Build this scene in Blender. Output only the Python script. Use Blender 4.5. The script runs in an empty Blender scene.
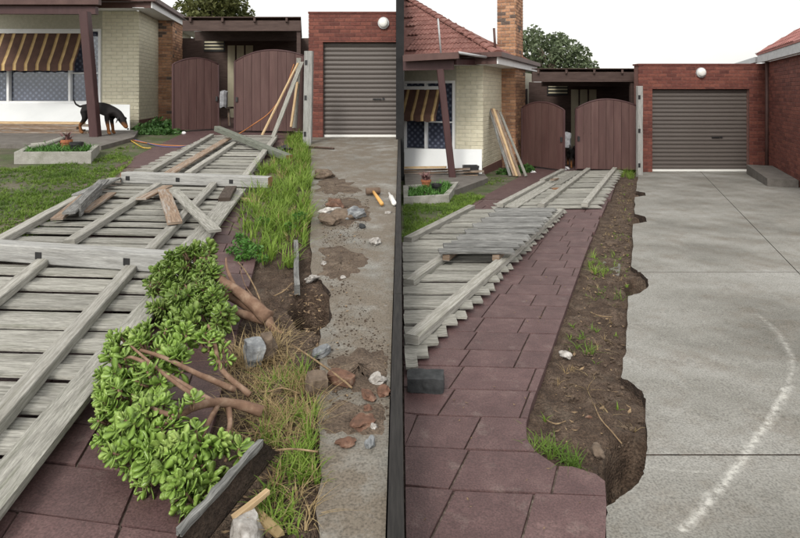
import bpy, bmesh, math, random
from mathutils import Vector, Matrix, noise

# ------------------------------------------------------------------ camera, sky, sun, exposure
F, CX, HY, CAMZ = 560.0, 400.0, 93.0, 1.55
scene = bpy.context.scene
col = scene.collection
cd = bpy.data.cameras.new('camera'); cam = bpy.data.objects.new('camera', cd); col.objects.link(cam)
cd.sensor_fit = 'HORIZONTAL'; cd.sensor_width = 36.0; cd.lens = F / 800 * 36.0
cd.shift_y = -(269.0 - HY) / 800.0
cd.clip_start = 0.05; cd.clip_end = 2000
cam.location = (0, 0, CAMZ); cam.rotation_euler = (math.radians(90), 0, 0)
scene.camera = cam

SUN_EL, SUN_AZ = math.radians(40), math.radians(200)      # azimuth clockwise from +Y
w = bpy.data.worlds.new('World'); scene.world = w; w.use_nodes = True
nt = w.node_tree; nt.nodes.clear()
sky = nt.nodes.new('ShaderNodeTexSky'); sky.sky_type = 'NISHITA'; sky.sun_disc = False
sky.sun_elevation = SUN_EL; sky.sun_rotation = SUN_AZ
sky.air_density = 1.0; sky.dust_density = 4.0; sky.ozone_density = 1.0
hs = nt.nodes.new('ShaderNodeHueSaturation'); hs.inputs['Saturation'].default_value = 0.22
tc = nt.nodes.new('ShaderNodeTexCoord')
cl = nt.nodes.new('ShaderNodeTexNoise'); cl.inputs['Scale'].default_value = 2.2; cl.inputs['Detail'].default_value = 5
cr = nt.nodes.new('ShaderNodeMapRange'); cr.inputs[1].default_value = 0.3; cr.inputs[2].default_value = 0.7
cr.inputs[3].default_value = 0.35; cr.inputs[4].default_value = 0.85
mixc = nt.nodes.new('ShaderNodeMixRGB'); mixc.inputs[2].default_value = (9.9, 9.75, 9.3, 1)
bg = nt.nodes.new('ShaderNodeBackground'); bg.inputs['Strength'].default_value = 0.12
out = nt.nodes.new('ShaderNodeOutputWorld')
L = nt.links.new
L(tc.outputs['Generated'], cl.inputs['Vector']); L(cl.outputs['Fac'], cr.inputs[0]); L(cr.outputs[0], mixc.inputs[0])
L(sky.outputs[0], hs.inputs['Color']); L(hs.outputs[0], mixc.inputs[1]); L(mixc.outputs[0], bg.inputs['Color']); L(bg.outputs[0], out.inputs[0])

sd = bpy.data.lights.new('sun', 'SUN'); sun = bpy.data.objects.new('sun', sd); col.objects.link(sun)
sd.energy = 1.5; sd.angle = math.radians(14); sd.color = (1.0, 0.95, 0.86)
sdir = Vector((math.sin(SUN_AZ) * math.cos(SUN_EL), math.cos(SUN_AZ) * math.cos(SUN_EL), math.sin(SUN_EL)))
sun.rotation_euler = sdir.to_track_quat('Z', 'Y').to_euler(); sun.location = (0, -6, 12)
vs = scene.view_settings
vs.view_transform = 'Standard'; vs.look = 'None'; vs.gamma = 1.0; vs.exposure = 0.4; vs.use_curve_mapping = False
scene.cycles.use_denoising = True
scene.cycles.max_bounces = 6

RN = random.Random(11)
def rnd(a, b): return RN.uniform(a, b)

# ------------------------------------------------------------------ the two sloping lots
# left lot rises gently away from the viewpoint, right lot falls gently; z = Z0 + S * Y
LOT = {'A': (0.13, 18.0 / F), 'B': (0.0, -17.0 / F)}
def gz(lot, Y): return LOT[lot][0] + LOT[lot][1] * Y
def G(lot, x, y, up=0.0):
    z0, s = LOT[lot]
    d = F * (CAMZ - z0 - up) / (y - HY + F * s)
    return Vector(((x - CX) / F * d, d, z0 + s * d + up))
def P(x, y, d): return Vector(((x - CX) / F * d, d, CAMZ - (y - HY) / F * d))
TA, TB = -95.0 / 560.0, 241.0 / 560.0      # sideways drift of each driveway per metre of depth
def LA(c, Y, up=0.0): return Vector((c + TA * Y, Y, gz('A', Y) + up))
def LB(c, Y, up=0.0): return Vector((c + TB * Y, Y, gz('B', Y) + up))

# ------------------------------------------------------------------ mesh helpers
OFF = {}
def wloc(o): return OFF.get(o.name, Vector((0, 0, 0))) if o else Vector((0, 0, 0))
def link(name, me, parent=None):
    o = bpy.data.objects.new(name, me); col.objects.link(o)
    if parent: o.parent = parent
    return o
def mesh(name, verts, faces, mat, parent=None, smooth=False, uvs=None):
    b = wloc(parent)
    me = bpy.data.meshes.new(name)
    me.from_pydata([(v[0] - b.x, v[1] - b.y, v[2] - b.z) for v in verts], [], faces)
    if uvs:
        ul = me.uv_layers.new(name='UVMap')
        for k, uv in enumerate(uvs): ul.data[k].uv = uv
    if mat: me.materials.append(MAT[mat])
    if smooth:
        me.polygons.foreach_set('use_smooth', [True] * len(me.polygons))
    me.update()
    o = link(name, me, parent)
    OFF[o.name] = b
    return o
def tag(o, label=None, cat=None, group=None, kind=None):
    if label: o['label'] = label
    if cat: o['category'] = cat
    if group: o['group'] = group
    if kind: o['kind'] = kind
    return o
def thing(name, label, cat, loc, group=None):
    o = bpy.data.objects.new(name, None); col.objects.link(o)
    o.location = loc; o.empty_display_size = 0.2
    OFF[o.name] = Vector(loc)
    return tag(o, label, cat, group)

BOXF = [(0, 3, 2, 1), (4, 5, 6, 7), (0, 1, 5, 4), (1, 2, 6, 5), (2, 3, 7, 6), (3, 0, 4, 7)]
def beamdata(A, B, wd, ht, segs=3, jit=0.0, up=Vector((0, 0, 1)), taper=1.0, cham=0.0, bow=0.0):
    A, B = Vector(A), Vector(B)
    e = (B - A); ln = e.length; e.normalize()
    s = e.cross(up)
    if s.length < 1e-4: s = e.cross(Vector((0, 1, 0)))
    s.normalize(); n = s.cross(e).normalized()
    if cham > 0:
        a, b, c = wd / 2, ht / 2, cham
        prof = [(-a + c, -b), (a - c, -b), (a, -b + c), (a, b - c), (a - c, b), (-a + c, b), (-a, b - c), (-a, -b + c)]
    else:
        a, b = wd / 2, ht / 2
        prof = [(-a, -b), (a, -b), (a, b), (-a, b)]
    k = len(prof)
    per = [0]
    for i in range(k):
        p, q = prof[i], prof[(i + 1) % k]
        per.append(per[-1] + math.hypot(p[0] - q[0], p[1] - q[1]))
    V, Fc, U = [], [], []
    bw = bow * rnd(-1, 1)
    for i in range(segs + 1):
        t = i / segs
        sc = 1 + (taper - 1) * t
        c = A.lerp(B, t) + n * (bw * math.sin(math.pi * t)) + s * (jit * rnd(-.6, .6))
        for (p, q) in prof:
            V.append(c + s * (p * sc + jit * rnd(-.5, .5)) + n * (q * sc + jit * rnd(-.4, .4)) + e * ((jit * rnd(-1.5, 1.5)) if i in (0, segs) else 0))
    for i in range(segs):
        for j in range(k):
            j2 = (j + 1) % k
            Fc.append((i * k + j, i * k + j2, (i + 1) * k + j2, (i + 1) * k + j))
            u0, u1 = ln * i / segs, ln * (i + 1) / segs
            U += [(u0, per[j]), (u0, per[j + 1]), (u1, per[j + 1]), (u1, per[j])]
    Fc.append(tuple(range(k - 1, -1, -1))); U += [(prof[j][0] * .2, prof[j][1] * 3) for j in range(k - 1, -1, -1)]
    Fc.append(tuple(segs * k + j for j in range(k))); U += [(prof[j][0] * .2, prof[j][1] * 3) for j in range(k)]
    return V, Fc, U
def beam(name, A, B, wd, ht, mat, parent=None, **kw):
    V, Fc, U = beamdata(A, B, wd, ht, **kw)
    return mesh(name, V, Fc, mat, parent, uvs=U)
def box(name, x0, x1, y0, y1, z0, z1, mat, parent=None):
    V = [(x0, y0, z0), (x1, y0, z0), (x1, y1, z0), (x0, y1, z0), (x0, y0, z1), (x1, y0, z1), (x1, y1, z1), (x0, y1, z1)]
    return mesh(name, V, BOXF, mat, parent)
def prism(name, poly, thick, mat, parent=None, side=None):
    """poly: list of 3-D points of the top face; extruded straight down by thick"""
    n = len(poly)
    V = [Vector(p) for p in poly] + [Vector(p) - Vector((0, 0, thick)) for p in poly]
    a = sum(poly[i][0] * poly[(i + 1) % n][1] - poly[(i + 1) % n][0] * poly[i][1] for i in range(n))
    idx = list(range(n)) if a > 0 else list(range(n - 1, -1, -1))
    Fc = [tuple(idx), tuple(n + i for i in reversed(idx))]
    for k in range(n):
        i, j = idx[k], idx[(k + 1) % n]
        Fc.append((i, n + i, n + j, j))
    o = mesh(name, V, Fc, mat, parent)
    if side:
        o.data.materials.append(MAT[side])
        for p_ in o.data.polygons[2:]: p_.material_index = 1
    return o
def tubedata(pts, rad, sides=6, jit=0.0, V=None, Fc=None):
    V = [] if V is None else V; Fc = [] if Fc is None else Fc
    pts = [Vector(p) for p in pts]
    base = len(V)
    n = len(pts)
    ref = Vector((0.3, 0.2, 1)).normalized()
    for i, p in enumerate(pts):
        e = (pts[min(i + 1, n - 1)] - pts[max(i - 1, 0)]).normalized()
        s = e.cross(ref)
        if s.length < .05: s = e.cross(Vector((1, 0, 0)))
        s.normalize(); m = s.cross(e)
        r = rad[i] if isinstance(rad, (list, tuple)) else rad
        for k in range(sides):
            a = 2 * math.pi * k / sides
            rr = r * (1 + jit * rnd(-1, 1))
            V.append(p + s * (math.cos(a) * rr) + m * (math.sin(a) * rr))
    for i in range(n - 1):
        for k in range(sides):
            k2 = (k + 1) % sides
            Fc.append((base + i * sides + k, base + i * sides + k2, base + (i + 1) * sides + k2, base + (i + 1) * sides + k))
    Fc.append(tuple(base + k for k in range(sides - 1, -1, -1)))
    Fc.append(tuple(base + (n - 1) * sides + k for k in range(sides)))
    return V, Fc
def smoothpts(ctrl, n=8):
    ctrl = [Vector(c) for c in ctrl]
    out_ = []
    for i in range(len(ctrl) - 1):
        p0, p1, p2, p3 = ctrl[max(i - 1, 0)], ctrl[i], ctrl[i + 1], ctrl[min(i + 2, len(ctrl) - 1)]
        for k in range(n):
            t = k / n
            out_.append(0.5 * ((2 * p1) + (p2 - p0) * t + (2 * p0 - 5 * p1 + 4 * p2 - p3) * t * t + (3 * p1 - p0 - 3 * p2 + p3) * t ** 3))
    out_.append(ctrl[-1])
    return out_
def tube(name, pts, rad, mat, parent=None, sides=7, jit=0.0):
    V, Fc = tubedata(pts, rad, sides, jit)
    return mesh(name, V, Fc, mat, parent, smooth=True)

class Plane:
    """a vertical facade: s runs along it to the right, z is height, o is how far proud towards the viewer"""
    def __init__(self, p0, deg):
        self.p = Vector(p0); a = math.radians(deg); self.ang = a
        self.a = Vector((math.cos(a), math.sin(a), 0)); self.n = Vector((math.sin(a), -math.cos(a), 0))
    def hit(self, x, y):
        r = Vector(((x - CX) / F, 1, -(y - HY) / F))
        t = self.p.dot(self.n) / r.dot(self.n)
        q = r * t
        return (q - self.p).dot(self.a), CAMZ + q.z
    def s(self, x, y=93): return self.hit(x, y)[0]
    def z(self, x, y): return self.hit(x, y)[1]
    def pt(self, s, z, o=0.0):
        q = self.p + self.a * s + self.n * o
        return Vector((q.x, q.y, z))
    def box(self, name, s0, s1, z0, z1, o0, o1, mat, parent=None):
        V = [self.pt(s0, z0, o1), self.pt(s1, z0, o1), self.pt(s1, z0, o0), self.pt(s0, z0, o0),
             self.pt(s0, z1, o1), self.pt(s1, z1, o1), self.pt(s1, z1, o0), self.pt(s0, z1, o0)]
        return mesh(name, V, BOXF, mat, parent)

# ------------------------------------------------------------------ materials (all procedural)
MAT = {}
def node(nt_, kind, **ins):
    n = nt_.nodes.new(kind)
    for k, v in ins.items(): n.inputs[k].default_value = v
    return n
def ramp(nt_, stops):
    r = nt_.nodes.new('ShaderNodeValToRGB'); e = r.color_ramp.elements
    e[0].position, e[0].color = stops[0][0], (*stops[0][1], 1)
    e[1].position, e[1].color = stops[-1][0], (*stops[-1][1], 1)
    for p, c in stops[1:-1]:
        x = e.new(p); x.color = (*c, 1)
    return r
def material(name, stops, scale=6, detail=6, rough=0.85, bump=0.3, bdist=0.01, coord='Object', stretch=(1, 1, 1), vary=0.0, hue=0.0, spec=0.3,
             over=None, fine=None, trans=0.0, tint=None):
    m = bpy.data.materials.new(name); m.use_nodes = True; t = m.node_tree; l = t.links.new
    b = t.nodes['Principled BSDF']; b.inputs['Roughness'].default_value = rough
    b.inputs['Specular IOR Level'].default_value = spec
    c = node(t, 'ShaderNodeTexCoord'); oi = node(t, 'ShaderNodeObjectInfo')
    mp = node(t, 'ShaderNodeMapping'); mp.inputs['Scale'].default_value = stretch
    l(c.outputs[coord], mp.inputs['Vector'])
    vec = mp.outputs[0]
    if vary > 0 or tint:
        mu = node(t, 'ShaderNodeMath'); mu.operation = 'MULTIPLY'; mu.inputs[1].default_value = 57.0
        l(oi.outputs['Random'], mu.inputs[0])
        ad = node(t, 'ShaderNodeVectorMath'); ad.operation = 'ADD'; l(vec, ad.inputs[0]); l(mu.outputs[0], ad.inputs[1])
        vec = ad.outputs[0]
    n1 = node(t, 'ShaderNodeTexNoise', Scale=scale, Detail=detail, Roughness=0.62); l(vec, n1.inputs['Vector'])
    r = ramp(t, stops); l(n1.outputs['Fac'], r.inputs[0]); cur = r.outputs[0]
    hgt = n1.outputs['Fac']
    if tint:      # a colour picked per piece
        rt = ramp(t, tint); rt.color_ramp.interpolation = 'LINEAR'; l(oi.outputs['Random'], rt.inputs[0])
        mx = node(t, 'ShaderNodeMixRGB'); mx.blend_type = 'MULTIPLY'; mx.inputs[0].default_value = 1.0
        l(cur, mx.inputs[1]); l(rt.outputs[0], mx.inputs[2]); cur = mx.outputs[0]
    if over:      # patches of another colour: (colour, scale, lo, hi, amount)
        oc, osc, lo, hi, am = over
        n2 = node(t, 'ShaderNodeTexNoise', Scale=osc, Detail=7.0, Roughness=0.65); l(vec, n2.inputs['Vector'])
        mr = node(t, 'ShaderNodeMapRange'); mr.inputs[1].default_value = lo; mr.inputs[2].default_value = hi; mr.inputs[4].default_value = am
        l(n2.outputs['Fac'], mr.inputs[0])
        mx = node(t, 'ShaderNodeMixRGB'); mx.inputs[2].default_value = (*oc, 1)
        l(mr.outputs[0], mx.inputs[0]); l(cur, mx.inputs[1]); cur = mx.outputs[0]
    if fine:      # fine grain that also feeds the bump: (scale, dark, light)
        n3 = node(t, 'ShaderNodeTexNoise', Scale=fine[0], Detail=3.0); l(vec, n3.inputs['Vector'])
        rf = ramp(t, [(0.3, (fine[1],) * 3), (0.7, (fine[2],) * 3)]); l(n3.outputs['Fac'], rf.inputs[0])
        mx = node(t, 'ShaderNodeMixRGB'); mx.blend_type = 'MULTIPLY'; mx.inputs[0].default_value = 1.0
        l(cur, mx.inputs[1]); l(rf.outputs[0], mx.inputs[2]); cur = mx.outputs[0]
        ma = node(t, 'ShaderNodeMath'); ma.operation = 'ADD'; l(n1.outputs['Fac'], ma.inputs[0]); l(n3.outputs['Fac'], ma.inputs[1]); hgt = ma.outputs[0]
    if vary > 0:
        mr = node(t, 'ShaderNodeMapRange'); mr.inputs[3].default_value = 1 - vary; mr.inputs[4].default_value = 1 + vary
        l(oi.outputs['Random'], mr.inputs[0])
        h = node(t, 'ShaderNodeHueSaturation'); l(cur, h.inputs['Color']); l(mr.outputs[0], h.inputs['Value']); cur = h.outputs[0]
    l(cur, b.inputs['Base Color'])
    if bump > 0:
        bp = node(t, 'ShaderNodeBump', Strength=bump, Distance=bdist); l(hgt, bp.inputs['Height']); l(bp.outputs[0], b.inputs['Normal'])
    if trans > 0:
        tr = node(t, 'ShaderNodeBsdfTranslucent'); l(cur, tr.inputs['Color'])
        ms = node(t, 'ShaderNodeMixShader'); ms.inputs[0].default_value = trans
        o_ = t.nodes['Material Output']; l(b.outputs[0], ms.inputs[1]); l(tr.outputs[0], ms.inputs[2]); l(ms.outputs[0], o_.inputs['Surface'])
    MAT[name] = m
    return m

WOODST = (2.2, 26, 1)
material('grey_timber', [(.25, (.13, .125, .11)), (.5, (.29, .283, .255)), (.75, (.46, .45, .41))], 3.0, 7, .9, .6, .005, 'UV', WOODST, vary=.2,
         over=((.11, .12, .075), 1.1, .52, .75, .55), fine=(14, .7, 1.15))
material('grey_timber_dark', [(.25, (.08, .08, .077)), (.5, (.22, .22, .212)), (.75, (.46, .46, .445))], 3.0, 7, .9, .5, .004, 'UV', WOODST, vary=.25,
         over=((.05, .05, .05), 1.6, .45, .7, .6), fine=(14, .65, 1.15))
material('post_timber', [(.25, (.2, .2, .19)), (.5, (.36, .36, .35)), (.78, (.5, .5, .48))], 3.0, 8, .9, .5, .005, 'UV', (1.4, 22, 1), vary=.08,
         over=((.14, .13, .11), 1.3, .5, .72, .5), fine=(16, .75, 1.1))
material('rail_timber', [(.25, (.17, .16, .14)), (.5, (.33, .32, .29)), (.75, (.46, .45, .42))], 3.0, 8, .9, .5, .004, 'UV', (1.6, 24, 1), vary=.12,
         over=((.13, .13, .08), 1.0, .5, .72, .5), fine=(16, .75, 1.1))
material('mossy_timber', [(.25, (.07, .075, .06)), (.5, (.14, .15, .125)), (.75, (.24, .25, .215))], 3.0, 7, .9, .4, .004, 'UV', WOODST)
material('fresh_timber', [(.25, (.33, .22, .12)), (.5, (.47, .34, .2)), (.75, (.6, .47, .3))], 3.0, 6, .8, .25, .003, 'UV', WOODST, vary=.12)
material('brown_timber', [(.25, (.1, .068, .048)), (.5, (.2, .14, .098)), (.75, (.33, .255, .19))], 3.0, 6, .85, .4, .004, 'UV', WOODST, vary=.2,
         over=((.3, .3, .29), 1.3, .5, .65, .7))
material('dark_board', [(.25, (.03, .022, .018)), (.5, (.06, .045, .036)), (.75, (.1, .08, .065))], 4.0, 6, .9, .5, .005, 'UV', (3, 14, 1))
material('cut_end', [(.3, (.19, .09, .05)), (.7, (.33, .18, .1))], 30, 5, .9, .4, .004)
material('paver', [(.3, (.082, .044, .044)), (.55, (.112, .063, .062)), (.75, (.15, .092, .088))], 7, 8, .62, .5, .004, vary=.1, spec=.45,
         over=((.25, .2, .18), 9, .58, .78, .5), fine=(130, .6, 1.2))
material('paver_joint', [(.3, (.05, .034, .03)), (.55, (.13, .1, .085)), (.75, (.3, .27, .22))], 30, 6, .95, .6, .006)
material('soil', [(.25, (.045, .03, .022)), (.5, (.1, .068, .049)), (.75, (.19, .14, .105))], 9, 9, .97, .9, .03, fine=(90, .55, 1.25),
         over=((.2, .165, .13), 5, .55, .75, .55))
material('soil_and_shade', [(.25, (.025, .017, .013)), (.5, (.055, .038, .029)), (.75, (.1, .072, .055))], 12, 9, .95, .9, .03, fine=(80, .6, 1.2))  # dark soil; on slab sides it also paints in undercut shade
material('lawn_soil', [(.25, (.06, .055, .04)), (.5, (.1, .095, .062)), (.75, (.17, .15, .115))], 3, 8, .95, .5, .02, over=((.05, .085, .02), 2.2, .45, .6, .7), fine=(70, .7, 1.2))
material('spilt_soil', [(.25, (.07, .05, .037)), (.5, (.125, .092, .068)), (.75, (.21, .165, .125))], 9, 9, .97, .8, .02, fine=(90, .55, 1.25))
material('clod', [(.3, (.05, .035, .026)), (.7, (.13, .095, .07))], 25, 6, .95, .6, .01, vary=.3)
material('ground', [(.3, (.07, .08, .045)), (.7, (.13, .12, .08))], .3, 6, .95, 0)
material('brick_red', [(.25, (.6, .55, .55)), (.5, (.95, .92, .92)), (.75, (1.25, 1.2, 1.2))], 14, 7, .8, .4, .004, tint=[(0, (.1, .036, .03)), (.35, (.155, .054, .042)), (.7, (.195, .072, .053)), (1, (.13, .046, .038))])
material('brick_orange', [(.25, (.55, .55, .55)), (.5, (.95, .92, .9)), (.75, (1.25, 1.2, 1.15))], 12, 7, .85, .4, .004,
         tint=[(0, (.24, .13, .085)), (.3, (.42, .24, .14)), (.55, (.5, .3, .19)), (.8, (.38, .2, .12)), (.9, (.3, .17, .11)), (.96, (.13, .095, .08)), (1, (.11, .09, .08))])
material('brick_cream', [(.25, (.56, .52, .39)), (.5, (.66, .62, .48)), (.75, (.73, .69, .55))], 5, 6, .75, .25, .003, vary=.035, over=((.46, .45, .37), 3, .55, .8, .4))
material('cream_joint', [(.3, (.4, .385, .31)), (.7, (.5, .48, .4))], 12, 5, .9, .3)
material('mortar', [(.3, (.3, .24, .2)), (.7, (.42, .35, .3))], 20, 6, .95, .3)
material('mortar_light', [(.3, (.28, .25, .22)), (.7, (.42, .39, .35))], 20, 6, .95, .3)
material('mortar_dark', [(.3, (.13, .065, .055)), (.7, (.2, .11, .095))], 20, 6, .95, .3)
material('roller_steel', [(.3, (.085, .072, .066)), (.7, (.115, .1, .092))], 2, 6, .5, .08, .003, over=((.2, .19, .18), 2.3, .62, .8, .45), stretch=(1, 1, 6), spec=.4)
material('white_paint', [(.3, (.72, .73, .74)), (.7, (.82, .83, .84))], 3, 5, .55, .05, over=((.6, .58, .54), 4, .6, .8, .3))
material('white_board', [(.3, (.62, .64, .65)), (.7, (.7, .72, .73))], 1.5, 5, .5, .02, over=((.55, .55, .53), 6, .66, .82, .35))
material('maroon_paint', [(.3, (.05, .024, .025)), (.7, (.08, .04, .04))], 4, 6, .5, .12, .003, over=((.18, .11, .11), 5, .6, .8, .3), stretch=(1, 1, .3))
material('gate_paint', [(.3, (.072, .038, .035)), (.55, (.1, .055, .05)), (.8, (.125, .075, .068))], 3, 7, .55, .15, .003, stretch=(3, 3, .35), vary=.08, over=((.07, .03, .03), 1.7, .5, .75, .5))
material('brown_beam', [(.3, (.05, .031, .027)), (.7, (.09, .06, .052))], 4, 6, .7, .25, .003, stretch=(1, 1, 6), vary=.1)
material('gutter_brown', [(.3, (.075, .04, .036)), (.7, (.12, .068, .06))], 3, 5, .5, .05)
material('roof_tile', [(.3, (.15, .065, .055)), (.55, (.215, .1, .085)), (.8, (.29, .16, .135))], 8, 7, .8, .4, .005, vary=.14, over=((.3, .2, .17), 4, .55, .75, .5))
material('roof_tile_pink', [(.3, (.26, .1, .09)), (.8, (.42, .2, .18))], 6, 7, .8, .4, .005, vary=.14)
material('galvanised', [(.3, (.36, .37, .38)), (.7, (.5, .51, .52))], 8, 4, .45, .05, spec=.5)
material('concrete_edge', [(.3, (.27, .26, .235)), (.7, (.42, .41, .38))], 6, 8, .9, .4, .006, fine=(120, .8, 1.1), over=((.12, .13, .08), 4, .5, .72, .6))
material('slab_concrete', [(.3, (.11, .1, .09)), (.7, (.19, .175, .16))], 5, 8, .9, .3, .005, fine=(90, .8, 1.1))
material('bluestone', [(.3, (.08, .083, .09)), (.5, (.19, .2, .21)), (.72, (.42, .43, .43))], 14, 8, .85, .7, .01)
material('dark_stone', [(.3, (.022, .024, .026)), (.7, (.06, .063, .066))], 18, 7, .8, .6, .006)
material('brick_rubble', [(.3, (.07, .042, .03)), (.55, (.15, .08, .055)), (.75, (.29, .21, .16))], 20, 7, .95, .7, .008)
material('concrete_rubble', [(.3, (.13, .115, .1)), (.5, (.33, .31, .29)), (.7, (.6, .59, .57))], 18, 7, .95, .7, .008)
material('soil_rubble', [(.3, (.085, .062, .046)), (.7, (.19, .145, .11))], 22, 7, .97, .8, .01)
material('grass', [(.3, (.09, .16, .022)), (.55, (.19, .29, .045)), (.8, (.34, .43, .11))], 5, 4, .6, 0, trans=.3, spec=.25)
material('lawn_grass', [(.3, (.07, .13, .022)), (.55, (.13, .21, .035)), (.8, (.22, .28, .075))], 2, 4, .65, 0, trans=.25, spec=.2)
material('dry_grass', [(.3, (.27, .19, .09)), (.7, (.46, .36, .2))], 5, 4, .8, 0, trans=.2, spec=.2)
material('litter', [(.3, (.12, .08, .05)), (.6, (.27, .19, .11)), (.8, (.4, .33, .2))], 25, 3, .85, 0)
material('jade_leaf', [(.3, (.13, .22, .035)), (.5, (.22, .34, .07)), (.8, (.38, .46, .16))], 9, 3, .3, .05, .002, vary=.3, spec=.5, trans=.22)
material('jade_bark', [(.25, (.09, .05, .034)), (.5, (.19, .115, .078)), (.75, (.33, .24, .175))], 16, 7, .85, .6, .006)
material('ivy_leaf', [(.3, (.025, .07, .018)), (.7, (.07, .15, .035))], 6, 4, .45, 0, trans=.2)
material('plant_leaf', [(.3, (.04, .12, .02)), (.7, (.11, .25, .05))], 6, 4, .5, 0, trans=.2)
material('tree_leaf', [(.3, (.06, .085, .042)), (.7, (.16, .2, .11))], 1.5, 4, .6, 0, trans=.25)
material('tree_leaf_olive', [(.3, (.07, .085, .025)), (.7, (.16, .17, .06))], 1.5, 4, .6, 0, trans=.25)
material('bark', [(.3, (.07, .055, .04)), (.7, (.16, .13, .1))], 12, 6, .9, .5)
material('terracotta', [(.3, (.34, .12, .06)), (.7, (.46, .19, .1))], 10, 5, .85, .2)
material('black_plastic', [(.3, (.012, .012, .014)), (.7, (.028, .028, .03))], 6, 4, .4, .05, spec=.5)
material('cream_metal', [(.3, (.5, .46, .33)), (.7, (.6, .56, .42))], 3, 4, .6, .05)
material('rag_white', [(.3, (.55, .54, .56)), (.7, (.75, .74, .76))], 20, 5, .9, .4)
material('sack_cloth', [(.3, (.3, .31, .34)), (.7, (.48, .49, .52))], 9, 6, .9, .5, .01)
material('cord_orange', [(.3, (.36, .14, .05)), (.7, (.42, .17, .06))], 8, 2, .5, 0)
material('cord_yellow', [(.3, (.42, .28, .05)), (.7, (.5, .34, .07))], 8, 2, .5, 0)
material('cord_blue', [(.3, (.09, .09, .2)), (.7, (.12, .12, .25))], 8, 2, .5, 0)
material('mallet_handle', [(.3, (.55, .29, .08)), (.7, (.68, .4, .14))], 8, 4, .6, .1, stretch=(1, 6, 6))
material('rubber', [(.3, (.1, .065, .045)), (.7, (.17, .12, .09))], 30, 4, .85, .3)
material('rust_iron', [(.3, (.045, .03, .025)), (.7, (.1, .065, .05))], 30, 5, .8, .4)
material('divider_timber', [(.3, (.012, .011, .011)), (.7, (.035, .032, .03))], 3, 6, .8, .4, .004, 'UV', WOODST, vary=.2)
material('charcoal_render', [(.3, (.012, .012, .013)), (.7, (.022, .022, .023))], 5, 6, .85, .2)
material('lens_white', [(.3, (.75, .75, .72)), (.7, (.82, .82, .8))], 3, 3, .3, 0, spec=.5)
material('flower_pink', [(.3, (.2, .1, .1)), (.7, (.34, .2, .2))], 6, 3, .6, 0)
material('lime_scale', [(.3, (.6, .6, .57)), (.7, (.75, .75, .72))], 30, 5, .9, .3)

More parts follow.
